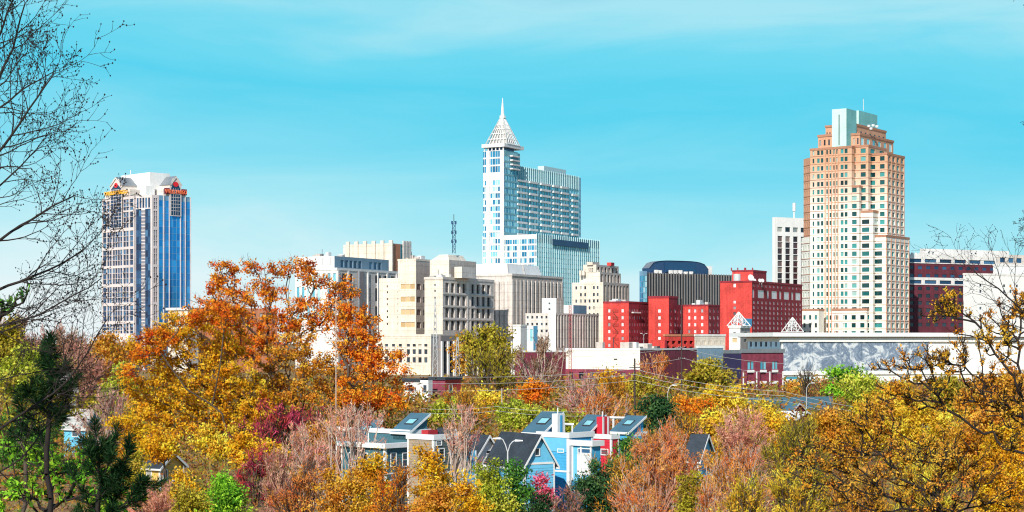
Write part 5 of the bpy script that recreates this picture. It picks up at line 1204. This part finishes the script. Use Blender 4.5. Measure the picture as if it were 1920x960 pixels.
    if kind == 'twiggy':
        tj = rng.integers(0, nt_, n); base = (idx*nt_ + tj); f = rng.random((n, 1)); C = np.where(f < .5, S0[base] + (S1 - S0)[base]*f*2, S1[base] + (S2 - S1)[base]*(f*2 - 1)) + rng.normal(0, clump*.11*k, (n, 3))
        Ad = unit(dirv[base] + rng.normal(0, .5, (n, 3))); ln, wd = leaf*k*rng.uniform(.8, 2.4, n), leaf*k*rng.uniform(.16, .36, n)
    else:
        sg = clump*.38*k; C = Cc[idx] + rng.normal(0, 1, (n, 3))*np.array([sg, sg, sg*.72])
        if kind == 'sparse':
            tj = rng.integers(0, nt_, n); base = idx*nt_ + tj; f = rng.random((n, 1)); C = S0[base] + (S2 - S0)[base]*f + rng.normal(0, clump*.12*k, (n, 3))
        Ad = unit(rng.normal(size=(n, 3)) + np.array([0, 0, -.3])); ln, wd = leaf*k*rng.uniform(.6, 1.5, n), leaf*k*rng.uniform(.35, .8, n)
    Bd = unit(np.cross(Ad, unit(rng.normal(size=(n, 3)) + np.array([-.25, -.5, .2]))))
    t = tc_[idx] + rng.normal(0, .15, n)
    if kind == 'leafy': t = t + np.clip((C[:, 2] - Cc[idx][:, 2])/(clump*k), -1, 1)*.22  # painted shading: leaves lighter at the clump top, darker beneath
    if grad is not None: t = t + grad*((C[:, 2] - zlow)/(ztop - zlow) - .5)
    V, Q = leaf_quads(C, Ad, Bd, ln, wd)
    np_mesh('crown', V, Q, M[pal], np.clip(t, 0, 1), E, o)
    return E

def all_trees():
    T = tree
    # ---- far woods on the left horizon
    wg = 'bare brown woodland trees along the left horizon'
    for px, Y, top, w, pal in ((-20, 700, 596, 120, 'l_mauve'), (45, 640, 604, 100, 'l_brown'), (95, 720, 626, 90, 'l_mauve'), (128, 660, 630, 90, 'l_brown'), (235, 620, 650, 80, 'l_mauve')):
        T('one of the leafless brown and mauve trees of the wood under the left skyline', px, Y, top, w, pal, 'twiggy', group=wg, cb=.1, leaf=5, clump=20, dens=1.3, bark='pink_bark')
    T('olive topped tree at the far left edge of the horizon wood', 20, 560, 598, 130, 'l_olive', cb=.15, leaf=5, clump=20)
    T('tawny tree in the horizon wood just left of the blue glass tower', 190, 520, 622, 130, 'l_tawny', cb=.1, leaf=5, clump=20)
    T('olive lime tree in front of the left woods', 60, 420, 655, 150, 'l_lime', cb=.1, leaf=5.5)
    T('mauve leafless tree beside the white gabled cottage', 150, 390, 652, 120, 'l_mauve', 'twiggy', cb=.1, bark='pink_bark')
    T('lime green tree peeking out left of the big golden tree', 226, 335, 680, 90, 'l_lime', cb=.05)
    T('olive shrub like tree below the white gabled cottage', 90, 290, 730, 130, 'l_olive', cb=.05)
    T('grey mauve bare tree left of the yellow house', 205, 250, 745, 120, 'l_mauve', 'twiggy', cb=.05, bark='pale_bark')
    T('green tree below the pale blue cottage at left', 40, 210, 770, 150, 'l_green', cb=.05)
    # ---- central autumn group
    T('tall bare topped orange tree rising above the golden trees', 510, 300, 480, 260, 'l_orange', 'leafy', root=(535, 720), lobes=[(415, 522, 34, 34), (470, 505, 34, 22), (535, 500, 44, 20), (585, 515, 34, 26), (640, 540, 36, 32), (455, 562, 66, 30), (392, 578, 44, 32), (560, 588, 60, 40), (622, 590, 38, 32), (505, 640, 70, 50), (430, 640, 46, 36), (500, 545, 40, 26)], dens=1.0, clump=14, leaf=5, seed=3, gap=.14, depth=.7, tw=1.4, rmax=.6, grad=-.1)
    T('broad golden yellow tree, largest crown of the central group', 350, 282, 570, 260, 'l_gold', 'leafy', root=(480, 800), lobes=[(345, 625, 58, 45), (290, 650, 48, 42), (420, 640, 46, 50), (270, 715, 52, 50), (355, 715, 82, 62), (440, 720, 60, 60), (310, 790, 78, 44), (400, 800, 80, 44), (480, 770, 56, 50), (262, 775, 40, 36)], dens=1.15, clump=15, leaf=5.2, seed=4, gap=.07, rmax=.7)
    T('yellow orange tree filling the middle of the central group', 590, 290, 600, 200, 'l_tawny', 'leafy', root=(560, 820), lobes=[(560, 660, 44, 42), (620, 700, 62, 50), (540, 740, 54, 50), (650, 750, 60, 42), (590, 690, 44, 40), (510, 700, 34, 52)], dens=.85, clump=15, leaf=5.2, seed=5, gap=.16, rmax=.6)
    T('deep orange tree at the right of the central group', 700, 284, 560, 190, 'l_orange', 'leafy', root=(668, 790), lobes=[(682, 595, 30, 30), (655, 635, 44, 36), (700, 650, 34, 36), (722, 690, 50, 42), (740, 740, 44, 28), (665, 700, 48, 42), (690, 755, 60, 26), (640, 590, 24, 26)], dens=1.0, clump=15, leaf=5.2, seed=6, gap=.12, rmax=.55)
    T('orange red tree at the upper left shoulder of the golden tree', 350, 276, 560, 120, 'l_orange', 'leafy', root=(430, 760), lobes=[(365, 600, 44, 26), (300, 636, 40, 26), (425, 590, 44, 30), (252, 690, 28, 30), (275, 655, 30, 22)], dens=.9, clump=15, leaf=5.2, seed=8, rmax=.16)
    T('dark red leafed small tree under the golden tree', 515, 238, 772, 150, 'l_redbud', 'twiggy', cb=.1, dens=.9, bark='black_bark')
    T('dark red leafed small tree left of the teal house', 585, 245, 778, 110, 'l_redbud', 'twiggy', cb=.1, dens=.8, bark='black_bark')
    T('gold shrubby tree under the left side of the golden tree', 245, 235, 780, 90, 'l_gold', cb=.1, dens=.8)
    T('gold small tree beside the yellow house', 400, 230, 800, 120, 'l_yellow', cb=.1, dens=.8)
    # ---- middle distance, left to right
    T('olive green tree of the pair before the white colonnade, the larger', 908, 560, 597, 100, 'l_olive', cb=.25, dens=.85, leaf=6, clump=18, gap=.1)
    T('thin tawny tree left of the larger olive tree', 866, 575, 620, 50, 'l_tawny', cb=.25, dens=.6, leaf=6, clump=18, gap=.2)
    T('olive tree lower right of the larger olive tree', 950, 520, 622, 80, 'l_olive', cb=.15, dens=.7, leaf=6, clump=18, gap=.1)
    T('bare brown willow before the maroon hall wall', 1012, 500, 640, 100, 'l_brown', 'twiggy', cb=.1, leaf=5.5, clump=18, dens=.7, bark='pale_bark')
    T('olive brown bush tree at the foot of the white pylons', 925, 480, 660, 100, 'l_olive', 'twiggy', cb=.05, dens=1, clump=18)
    T('lime yellow tree right of the orange tree, under the town house', 830, 330, 748, 120, 'l_lime', cb=.02)
    T('gold tree between the town house and the willow', 900, 355, 728, 110, 'l_yellow', cb=.05, dens=.8)
    T('tawny twiggy tree before the lime trees in the centre', 885, 305, 738, 100, 'l_tawny', 'twiggy', cb=.05, dens=.8)
    T('orange tree below the red lattice mast', 1012, 400, 716, 100, 'l_orange', cb=.1, dens=1.1)
    T('gold tree before the white stucco hall', 1135, 440, 690, 110, 'l_gold', cb=.1, dens=.75)
    T('mauve bare tree right of the orange tree under the mast', 1085, 350, 722, 110, 'l_mauve', 'twiggy', cb=.05, bark='pale_bark')
    T('crimson small tree under the red lattice mast', 1085, 385, 728, 60, 'l_pink', cb=.1, dens=.5)
    T('rust coloured bare tree before the maroon hall wall', 1228, 520, 672, 80, 'l_rust', 'twiggy', cb=.05, leaf=5.5, clump=18, bark='pink_bark', dens=.7)
    T('olive tree right of the dark bare topped pole', 1215, 430, 702, 90, 'l_olive', cb=.05, dens=.9)
    T('round dark green evergreen right of the blue houses', 1236, 262, 738, 80, 'l_dkgreen', cb=.08, dens=1.4, clump=18)
    T('round olive gold tree before the slate blue and navy halls', 1330, 480, 673, 118, 'l_olive', cb=.1, dens=1.2, leaf=6, clump=18, grad=.3)
    T('bright yellow tree below the round olive gold tree', 1350, 345, 728, 140, 'l_yellow', cb=.05, dens=1.1)
    T('pale yellow green tree below the long blue grey roof', 1440, 290, 762, 110, 'l_yellow', cb=.05, dens=.7)
    T('lime tree behind the white gabled house', 970, 300, 752, 130, 'l_lime', cb=.02, dens=.9)
    T('rust and mauve tree behind the red house', 1120, 300, 748, 120, 'l_rust', 'twiggy', cb=.02, bark='pale_bark')
    T('lime tree behind the blue house roofs', 1050, 270, 770, 120, 'l_lime', cb=.02, dens=.9)
    T('bright green pine like tree before the mural wall', 1578, 440, 684, 80, 'l_bright', cb=.1, dens=1.3, clump=18)
    T('lime yellow broad tree right of the bright green tree', 1618, 335, 702, 140, 'l_lime', cb=.05, dens=1.2, grad=.3)
    T('small tawny bush at the foot of the mural wall', 1496, 480, 718, 60, 'l_tawny', cb=.02, dens=.7, clump=16)
    T('tawny bare bush left of the bright green tree', 1535, 470, 722, 50, 'l_rust', 'twiggy', cb=.02, dens=.7, clump=16)
    T('thin bare sapling rising against the mural wall', 1512, 440, 692, 40, 'l_rust', 'bare', cb=.3, tw=.5)
    T('tawny tree behind the pink bare trees at right', 1290, 240, 782, 90, 'l_tawny', 'twiggy', cb=.05, dens=1)
    # ---- among and before the houses
    T('bare pale pink tree with many upright stems left of the teal house', 640, 205, 768, 150, 'l_blush', 'twiggy', cb=.25, dens=.42, bark='pink_bark', tw=1.3, rmax=.14)
    T('tall white stemmed bare tree before the white gabled house', 868, 160, 745, 90, 'l_blush', 'twiggy', cb=.3, dens=.3, bark='pale_bark', rmax=.11)
    T('orange gold tree before the teal house', 700, 150, 850, 120, 'l_gold', 'leafy', cb=.05, dens=.75, clump=22, gap=.1)
    T('orange gold tree before the dark grey green house', 790, 146, 838, 120, 'l_gold', 'leafy', cb=.05, dens=.6, clump=22, gap=.15)
    T('lime yellow tree before the white gabled house', 922, 148, 866, 100, 'l_lime', cb=.05, dens=1, clump=22)
    T('bright green small tree left of the pink tree', 970, 150, 866, 50, 'l_green', cb=.05, dens=1.1, clump=20)
    T('pink flowering tree before the pale blue gabled house', 1012, 152, 880, 54, 'l_pink', cb=.15, dens=.8, clump=18, leaf=5.5)
    T('dark green bush below the pink flowering tree', 1012, 146, 920, 70, 'l_dkgreen', cb=.02, clump=20)
    T('dark olive tree at the corner of the blue bay', 1118, 150, 866, 96, 'l_dkgreen', cb=.02, dens=1.3, clump=20, grad=.4)
    T('tawny haired shrub tree above the dark olive tree', 1128, 158, 855, 70, 'l_tawny', 'twiggy', cb=.05, dens=.6)
    T('fresh green feathery tree before the red house', 1188, 166, 812, 78, 'l_green', cb=.1, dens=1.0, clump=20, gap=.1)
    T('rust tipped bare tree right of the dark olive tree', 1232, 152, 806, 130, 'l_rust', 'twiggy', cb=.1, dens=1.0, bark='pink_bark')
    T('pale pink bare tree cluster above the narrow gabled house', 1392, 210, 772, 150, 'l_blush', 'twiggy', cb=.1, dens=.9, bark='pink_bark')
    T('rust pink bare tree before the narrow gabled house', 1395, 140, 842, 170, 'l_rust', 'twiggy', cb=.1, dens=1.0, bark='pale_bark')
    T('dark olive bush between the two rust trees', 1305, 140, 880, 80, 'l_olive', cb=.02, dens=.9)
    T('bright green leafy bush at the bottom left of centre', 415, 140, 896, 110, 'l_bright', cb=.02, dens=1.3, clump=24)
    T('pale pink bare tree at the bottom left near the pine', 300, 140, 912, 120, 'l_blush', 'twiggy', cb=.05, dens=.9, bark='pink_bark')
    T('mauve bare tree in the bottom centre left', 525, 142, 856, 120, 'l_mauve', 'twiggy', cb=.1, dens=.8, bark='pink_bark')
    T('brown orange tree lowest at the bottom, left of the teal house', 630, 130, 880, 130, 'l_tawny', cb=.05, dens=.8, gap=.1)
    T('tawny tree at the bottom before the dark grey green house', 830, 132, 905, 110, 'l_tawny', cb=.05, dens=.7)
    T('lowest rust tipped bare tree, at the bottom right of the dark olive tree', 1195, 132, 870, 110, 'l_rust', 'twiggy', cb=.05, dens=.9, bark='pale_bark')
    T('mauve bush at the bottom below the blue bay', 1065, 136, 918, 80, 'l_mauve', 'twiggy', cb=.02, dens=.8)
    # ---- right
    T('olive gold tree right of the rust pink tree', 1500, 170, 790, 160, 'l_olive', 'twiggy', cb=.05, dens=1.1)
    T('golden shrub tree at the bottom right of centre', 1500, 128, 870, 150, 'l_yellow', 'twiggy', cb=.05, dens=1.1)
    T('amber tree behind the dark limbed tree at right', 1640, 240, 735, 150, 'l_yellow', cb=.05, dens=.8)
    T('yellow olive tree behind the dark limbed tree at right', 1720, 210, 750, 170, 'l_yellow', cb=.05, dens=.9)
    T('tawny tree at the right margin behind the dark limbs', 1830, 190, 730, 170, 'l_tawny', cb=.05, dens=.9)
    T('gold tree at the lower right margin', 1890, 140, 790, 150, 'l_gold', cb=.05, dens=.9)
    T('olive gold tree low in the right part', 1740, 138, 850, 190, 'l_yellow', 'twiggy', cb=.05, dens=1.2)
    T('tawny tree low right of the golden shrub', 1620, 125, 870, 140, 'l_tawny', 'twiggy', cb=.05, dens=1.2)
    # ---- more of the continuous autumn canopy
    T('tawny gold tree left of the teal house, behind the pink bare tree', 600, 225, 790, 130, 'l_tawny', cb=.05, dens=.9)
    T('gold tree between the golden tree and the yellow house', 455, 215, 810, 130, 'l_gold', cb=.05, dens=.8)
    T('pale bare tree with fanning stems at the bottom, left of the teal house', 575, 150, 808, 140, 'l_blush', 'twiggy', cb=.15, dens=.5, bark='pale_bark', rmax=.12)
    T('dark crimson twiggy bush right of the bright green bush', 480, 175, 850, 110, 'l_redbud', 'twiggy', cb=.05, dens=.7)
    T('olive gold bush at the bottom left of the bright green bush', 345, 135, 905, 90, 'l_olive', cb=.02, dens=.9)
    T('tall pale stemmed bare tree before the flat roofed shaded house', 668, 178, 765, 110, 'l_blush', 'twiggy', cb=.3, dens=.3, bark='pale_bark', rmax=.10)
    T('orange twiggy bush at the foot of the teal house', 745, 140, 872, 90, 'l_orange', 'twiggy', cb=.05, dens=.9)
    T('gold bush beside the lime yellow tree at the bottom', 880, 136, 890, 80, 'l_gold', cb=.05, dens=.8)
    T('tawny tree at the left foot of the rust tipped tree', 1165, 140, 868, 80, 'l_tawny', 'twiggy', cb=.05, dens=.9)
    T('rust bare tree left of the narrow gabled house', 1262, 172, 800, 100, 'l_rust', 'twiggy', cb=.1, dens=.8, bark='pale_bark')
    T('gold tree above the narrow gabled house, behind it', 1330, 255, 768, 120, 'l_yellow', cb=.05, dens=.8)
    T('golden tree left of the lower dark limbed tree', 1470, 215, 775, 120, 'l_gold', cb=.05, dens=.8)
    T('tawny orange tree right of the pale yellow green tree', 1560, 225, 762, 130, 'l_tawny', cb=.05, dens=.9)
    T('gold tree in the gap behind the lime yellow broad tree', 1690, 300, 715, 120, 'l_gold', cb=.05, dens=.9)
    T('olive tree far back below the patterned metal wall', 1790, 330, 700, 130, 'l_olive', cb=.05, dens=.9)
    T('tawny tree far back at the right edge', 1890, 310, 690, 130, 'l_tawny', cb=.05, dens=.9)
    T('gold and olive tree at the bottom between the rust trees and the golden shrub', 1405, 126, 900, 120, 'l_yellow', 'twiggy', cb=.05, dens=1)
    T('low rust tipped bare tree at the bottom, right of the dark olive bush', 1335, 130, 905, 90, 'l_rust', 'twiggy', cb=.05, dens=.9, bark='pale_bark')
    T('tawny tree between the crimson tree and the dark pole', 1150, 385, 722, 90, 'l_tawny', 'twiggy', cb=.05, dens=1)
    T('orange tree right of the round dark evergreen', 1290, 330, 740, 90, 'l_orange', cb=.05, dens=.7)
    T('golden crown hanging over the yellow house roof', 305, 178, 796, 120, 'l_gold', cb=.52, dens=1)
    T('gold bush half covering the yellow house', 345, 160, 872, 80, 'l_gold', cb=.02, dens=.7)
    T('olive tree at the left corner of the yellow house', 262, 165, 848, 70, 'l_olive', cb=.02, dens=.8)
    T('orange and gold tree at the right foot of the narrow gabled house', 1345, 150, 838, 80, 'l_tawny', cb=.05, dens=.8)
    T('rust twiggy shrub before the pale bare stems left of the teal house', 560, 138, 885, 110, 'l_rust', 'twiggy', cb=.05, dens=1)
    # ---- nearest trees
    T('nearest dark limbed tree at right with sparse brown orange leaves', 1800, 46, 540, 300, 'l_amber', 'sparse', name='dark_limbed_tree', root=(1985, 800), bark='black_bark',
      lobes=[(1775, 575, 44, 26), (1750, 600, 30, 16), (1850, 640, 74, 52), (1905, 590, 40, 44), (1745, 680, 64, 40), (1830, 730, 100, 54), (1700, 740, 60, 36), (1890, 790, 70, 60), (1660, 690, 22, 18)], dens=.62, leaf=5.5, clump=18, seed=21, depth=.7, rmax=.052, tw=1.6, gap=.1)
    T('spreading dark limbed tree in the lower right, olive and rust leaves', 1650, 55, 740, 320, 'l_amber', 'sparse', name='dark_limbed_tree', root=(1790, 930), bark='black_bark',
      lobes=[(1640, 790, 64, 50), (1560, 850, 70, 40), (1680, 850, 90, 52), (1780, 860, 84, 52), (1600, 910, 90, 46), (1720, 930, 110, 44), (1870, 910, 70, 52), (1500, 880, 36, 22)], dens=.5, leaf=5.5, clump=18, seed=22, depth=.7, rmax=.055, tw=1.5, gap=.08)
all_trees()

# ---------- nearest leafless tree at the left edge, twigs carrying round buds
def grow(rng, segs, tips, p, d, L, r, lev, up, curve=0.):
    n = (9, 6, 4, 3)[lev]; st = L/n; pos = np.array(p, float); d = np.array(d, float)
    for i in range(n):
        nd = d + rng.normal(0, .09 + .03*lev, 3) + np.array([0, 0, up]); nd /= np.linalg.norm(nd)
        q = pos + nd*st; r1 = r*(1 - .62*(i + 1)/n); r0 = r*(1 - .62*i/n)
        segs.append((pos, q, r0, r1)); 
        if lev < 3 and i >= (1 if lev else 0):
            for _ in range((1, 1, 1)[lev] if rng.random() < .9 else 2):
                ax = unit(rng.normal(size=(1, 3)))[0]; side = np.cross(nd, ax); side /= np.linalg.norm(side); side[1] *= .6
                cd = nd*rng.uniform(.55, .85) + side*rng.uniform(.45, .8); cd /= np.linalg.norm(cd)
                grow(rng, segs, tips, q, cd, L*rng.uniform(.38, .66)*(1 - .3*i/n), max(r1*.56, .0020), lev + 1, up)
        if lev >= 2 and rng.random() < .14: tips.append(q)
        pos, d = q, nd
    tips.append(pos)
def bare_tree(label, bx, by, limbs, seed, up=.05, bud=.0062, name='bare_tree', Ymain=14):
    rng = np.random.default_rng(seed); segs, tips = [], []
    g = ground_z(by); E = empty(name, (bx, by, g), label, 'tree'); o = (bx, by, g)
    zt = max(l[0][2] for l in limbs) + .3
    tr = [np.array([bx, by, g - .2])]
    for k in range(1, 9): tr.append(np.array([bx + rng.normal(0, .03), by + rng.normal(0, .03), g + (zt - g)*k/8]))
    ts = [(a, b, .15*(1 - .11*i), .15*(1 - .11*(i+1))) for i, (a, b) in enumerate(zip(tr, tr[1:]))]
    limbs = list(limbs) + [(tr[-1], (.15*q, .1, 1), 1.5, .022) for q in (-1, 0, 1)]
    for p, d, L, r in limbs:
        r *= .68
        # limb leaves the trunk
        a = np.array([bx, by, max(g + 1, p[2] - .35*abs(p[0] - bx))]); p = np.array(p, float); 
        pv = a                                              # the limb's bare inner length, bent a little and set with a few side shoots
        for q in range(1, 6):
            nx = a + (p - a)*q/5 + (rng.normal(0, .012*np.linalg.norm(p - a), 3) if q < 5 else 0)
            ts.append((pv, nx, r*(1.5 - .1*(q - 1)), r*(1.5 - .1*q)))
            if q < 5 and np.linalg.norm(p - a) > .4: grow(rng, segs, tips, nx, (np.array(d)/np.linalg.norm(d) + rng.normal(0, .5, 3)), L*.3, r*.35, 2, up)
            pv = nx
        grow(rng, segs, tips, p, np.array(d)/np.linalg.norm(d), L, r, 0, up)
    f = lambda S_, n: limb_mesh(np.array([s[0] for s in S_]), np.array([s[1] for s in S_]), np.array([s[2] for s in S_]), np.array([s[3] for s in S_]), n)
    V, Q = f(ts, 8); V1, Q1 = f(segs, 8 if len(segs) < 1 else 5)
    np_mesh('trunk', np.concatenate([V, V1]), np.concatenate([Q, Q1 + len(V)]), M['black_bark'], None, E, o)
    tp = np.array(tips); n = len(tp)                        # buds: small octahedra
    s_ = bud*rng.uniform(.6, 1.3, (n, 1)); Vb = np.stack([tp + s_*np.array(v) for v in ((1, 0, 0), (-1, 0, 0), (0, 1, 0), (0, -1, 0), (0, 0, 1.3), (0, 0, -1.3))], 1).reshape(-1, 3)
    fq = np.array([(0, 2, 4), (2, 1, 4), (1, 3, 4), (3, 0, 4), (2, 0, 5), (1, 2, 5), (3, 1, 5), (0, 3, 5)]); Qb = (np.arange(n)[:, None, None]*6 + fq[None]).reshape(-1, 3)
    np_mesh('buds', Vb, Qb, M['black_bark'], None, E, o)
    return E
def near_bare():
    Y = 14.; p = lambda px, py, y=Y: (X(px, y), y, Z(py, y))
    dr = lambda x, z, y=0.: (x, y, z)
    limbs = [(p(-60, 250), dr(.55, .80), 1.05, .022), (p(-50, 130), dr(.62, .62, .1), .75, .018), (p(-60, 330, 13), dr(.75, .52), .92, .020), (p(-40, 480, 13.5), dr(.85, .42), .80, .020),
             (p(-60, 560), dr(.95, .22, .05), .92, .022), (p(-30, 220, 15), dr(.75, .35), .7, .016), (p(-40, 60), dr(.5, .8), .6, .014), (p(-60, 400, 14.5), dr(.8, .4), .8, .016),
             (p(-40, 620, 13), dr(.9, .10, .1), .95, .015)]
    bare_tree('leafless dark tree with budding twigs at the left edge of the sky', X(-230, Y), Y, [(a, b, c*1.12, d) for a, b, c, d in limbs], 11)
    Y = 16.
    limbs = [(p(-10, 812, 16), dr(.78, .50), 1.5, .020), (p(-40, 640, 16.5), dr(.9, .25), 1.0, .014), (p(-40, 720, 17), dr(.85, .15), .9, .012), (p(-30, 900, 16), dr(.8, .35), .9, .014)]
    bare_tree('lower leafless branches sweeping across the bottom left before the pine', X(-260, 17), 17., limbs, 13)
    Y = 18.
    limbs = [(p(1965, 640, 18), dr(-.62, .78), 1.15, .019), (p(1975, 470, 18), dr(-.7, .3), .42, .014), (p(1985, 400, 18), dr(-.7, .5), .34, .013), (p(1985, 270, 18), dr(-.75, .4), .3, .012)]
    bare_tree('thin leafless twigs reaching in from the right edge of the sky', X(2120, Y), Y, limbs, 17, bud=.0045)
near_bare()

# ---------- dark pine in the left foreground
def pine(label, px, Y, tufts, seed):
    rng = np.random.default_rng(seed); k = Y/F; g = ground_z(Y); x = X(px, Y); E = empty('pine_tree', (x, Y, g), label, 'tree'); o = (x, Y, g)
    T_ = np.array([(X(a, Y), Y + rng.normal(0, 22*k), Z(b, Y)) for a, b in tufts]); zt = T_[:, 2].max()
    tn = [(x, Y, g - .2)] + [(x + rng.normal(0, .02), Y, g + (zt - .2 - g)*i/8) for i in range(1, 9)]
    P, par = skeleton(tn, [0] + list(range(8)), T_, rng, .6); rr = radii(P, par, .008, .045); i = np.arange(1, len(P))
    V, Q = limb_mesh(P[par[i]], P[i], np.minimum(rr[par[i]], rr[i]*1.5), rr[i]); np_mesh('trunk', V, Q, M['black_bark'], None, E, o)
    # needle brushes along each branch tip
    Cs, Ds = [], []
    pd = {tuple(np.round(P[j], 5)): P[par[par[j]]] for j in range(len(P))}
    for t in T_:
        b = pd[tuple(np.round(t, 5))]; ax = t - b; ax /= np.linalg.norm(ax) + 1e-9; ax = ax + np.array([0, 0, .35]); ax /= np.linalg.norm(ax)
        n = 150; f = rng.random((n, 1))**.8; base = t + ax*(f - .75)*34*k; d = unit(ax*.75 + unit(rng.normal(size=(n, 3)))*.8); Cs.append(base + d*10*k); Ds.append(d)
    C, D = np.concatenate(Cs), np.concatenate(Ds); n = len(C); B = unit(np.cross(D, rng.normal(size=(n, 3))))
    V, Q = leaf_quads(C, D, B, 22*k*rng.uniform(.7, 1.25, n), 1.5*k); np_mesh('needles', V, Q, M['l_pine'], np.clip(rng.normal(.45, .22, n), 0, 1), E, o)
rp_ = np.random.default_rng(5); tf = []
for py, hw, n in ((648, 8, 3), (675, 16, 4), (700, 30, 5), (722, 44, 6), (742, 52, 7), (765, 56, 6)):
    tf += [(92 + rp_.uniform(-hw, hw), py + rp_.normal(0, 7)) for _ in range(n)]
tf += [(146, 712), (60, 780), (40, 800), (20, 815), (110, 790), (70, 815)]
pine('dark green pine with soft upright tips in the left foreground', 92, 27, tf, 31)
tf = []
for py, a, b, n in ((835, 150, 215, 5), (858, 140, 240, 7), (885, 130, 230, 6), (905, 170, 285, 7), (930, 160, 270, 7), (955, 150, 255, 6)): tf += [(rp_.uniform(a, b), py + rp_.normal(0, 8)) for _ in range(n)]
tf += [(176, 800), (205, 812), (240, 830), (300, 905)]
pine('dark shaggy pine at the bottom left, nearest the camera', 185, 23, tf, 32)
tree('bright green leafy bush filling the bottom left corner', 70, 42, 800, 200, 'l_bright', 'sparse', lobes=[(30, 850, 50, 40), (110, 850, 50, 36), (60, 910, 80, 46), (150, 920, 70, 40), (20, 935, 50, 40), (200, 940, 50, 30), (140, 870, 50, 34)], dens=.62, leaf=11, clump=24, bark='black_bark', seed=41, root=(80, 960), rmax=.09)
tree('small green leafed branch tip at the left edge of the sky', -20, 30, 530, 80, 'l_green', 'sparse', lobes=[(28, 560, 26, 14), (10, 585, 22, 16), (45, 550, 16, 8)], dens=.7, leaf=9, clump=15, bark='black_bark', seed=42, root=(-60, 640), rmax=.06)
tree('olive brown twiggy thicket behind the pine at left', 20, 70, 700, 180, 'l_olive', 'sparse', lobes=[(20, 730, 50, 34), (70, 790, 60, 34), (20, 800, 40, 30), (160, 760, 30, 40)], dens=.4, leaf=8, clump=22, seed=43, root=(40, 850), rmax=.1)

# ---------- ground cover that fills between the trees
def undergrowth():
    rng = np.random.default_rng(77); n = 6500; Yc = 95 + 520*rng.random(n)**1.35; pxc = rng.uniform(-60, 1980, n); k = Yc/F
    g = np.array([ground_z(y) for y in Yc]); r = rng.uniform(1.0, 2.6, n)*np.clip(Yc/260, .6, 1.3)
    C0 = np.stack([(pxc - 960)*k, Yc, g + r*.55], 1); m = 26; idx = np.repeat(np.arange(n), m); N = len(idx)
    C = C0[idx] + rng.normal(0, 1, (N, 3))*(r[idx]*.55)[:, None]; s = np.maximum(.10, 8*k[idx]); A = unit(rng.normal(size=(N, 3)) + np.array([0, 0, .5])); B = unit(np.cross(A, rng.normal(size=(N, 3))))
    keep = ~((C[:, 1] > 160) & (C[:, 1] < 215) & (C[:, 0] > -26) & (C[:, 0] < 16)); 
    V, Q = leaf_quads(C[keep], A[keep], B[keep], (s*rng.uniform(.7, 1.8, N))[keep], (s*.5)[keep])
    q = rng.random(n)[idx]*.7 + rng.random(N)*.3
    tag(np_mesh('undergrowth', V, Q, M['l_under'], q[keep]), 'mixed brown, gold and green undergrowth covering the ground between the trees', kind='stuff', cat='undergrowth')
M['l_under'] = leaf_mat('l_under', [(0, (.10, .05, .03)), (.25, (.42, .17, .06)), (.45, (.56, .32, .05)), (.65, (.24, .26, .04)), (.85, (.50, .26, .20)), (1, (.36, .44, .06))])
undergrowth()
print('LEAVES', N_LEAF)
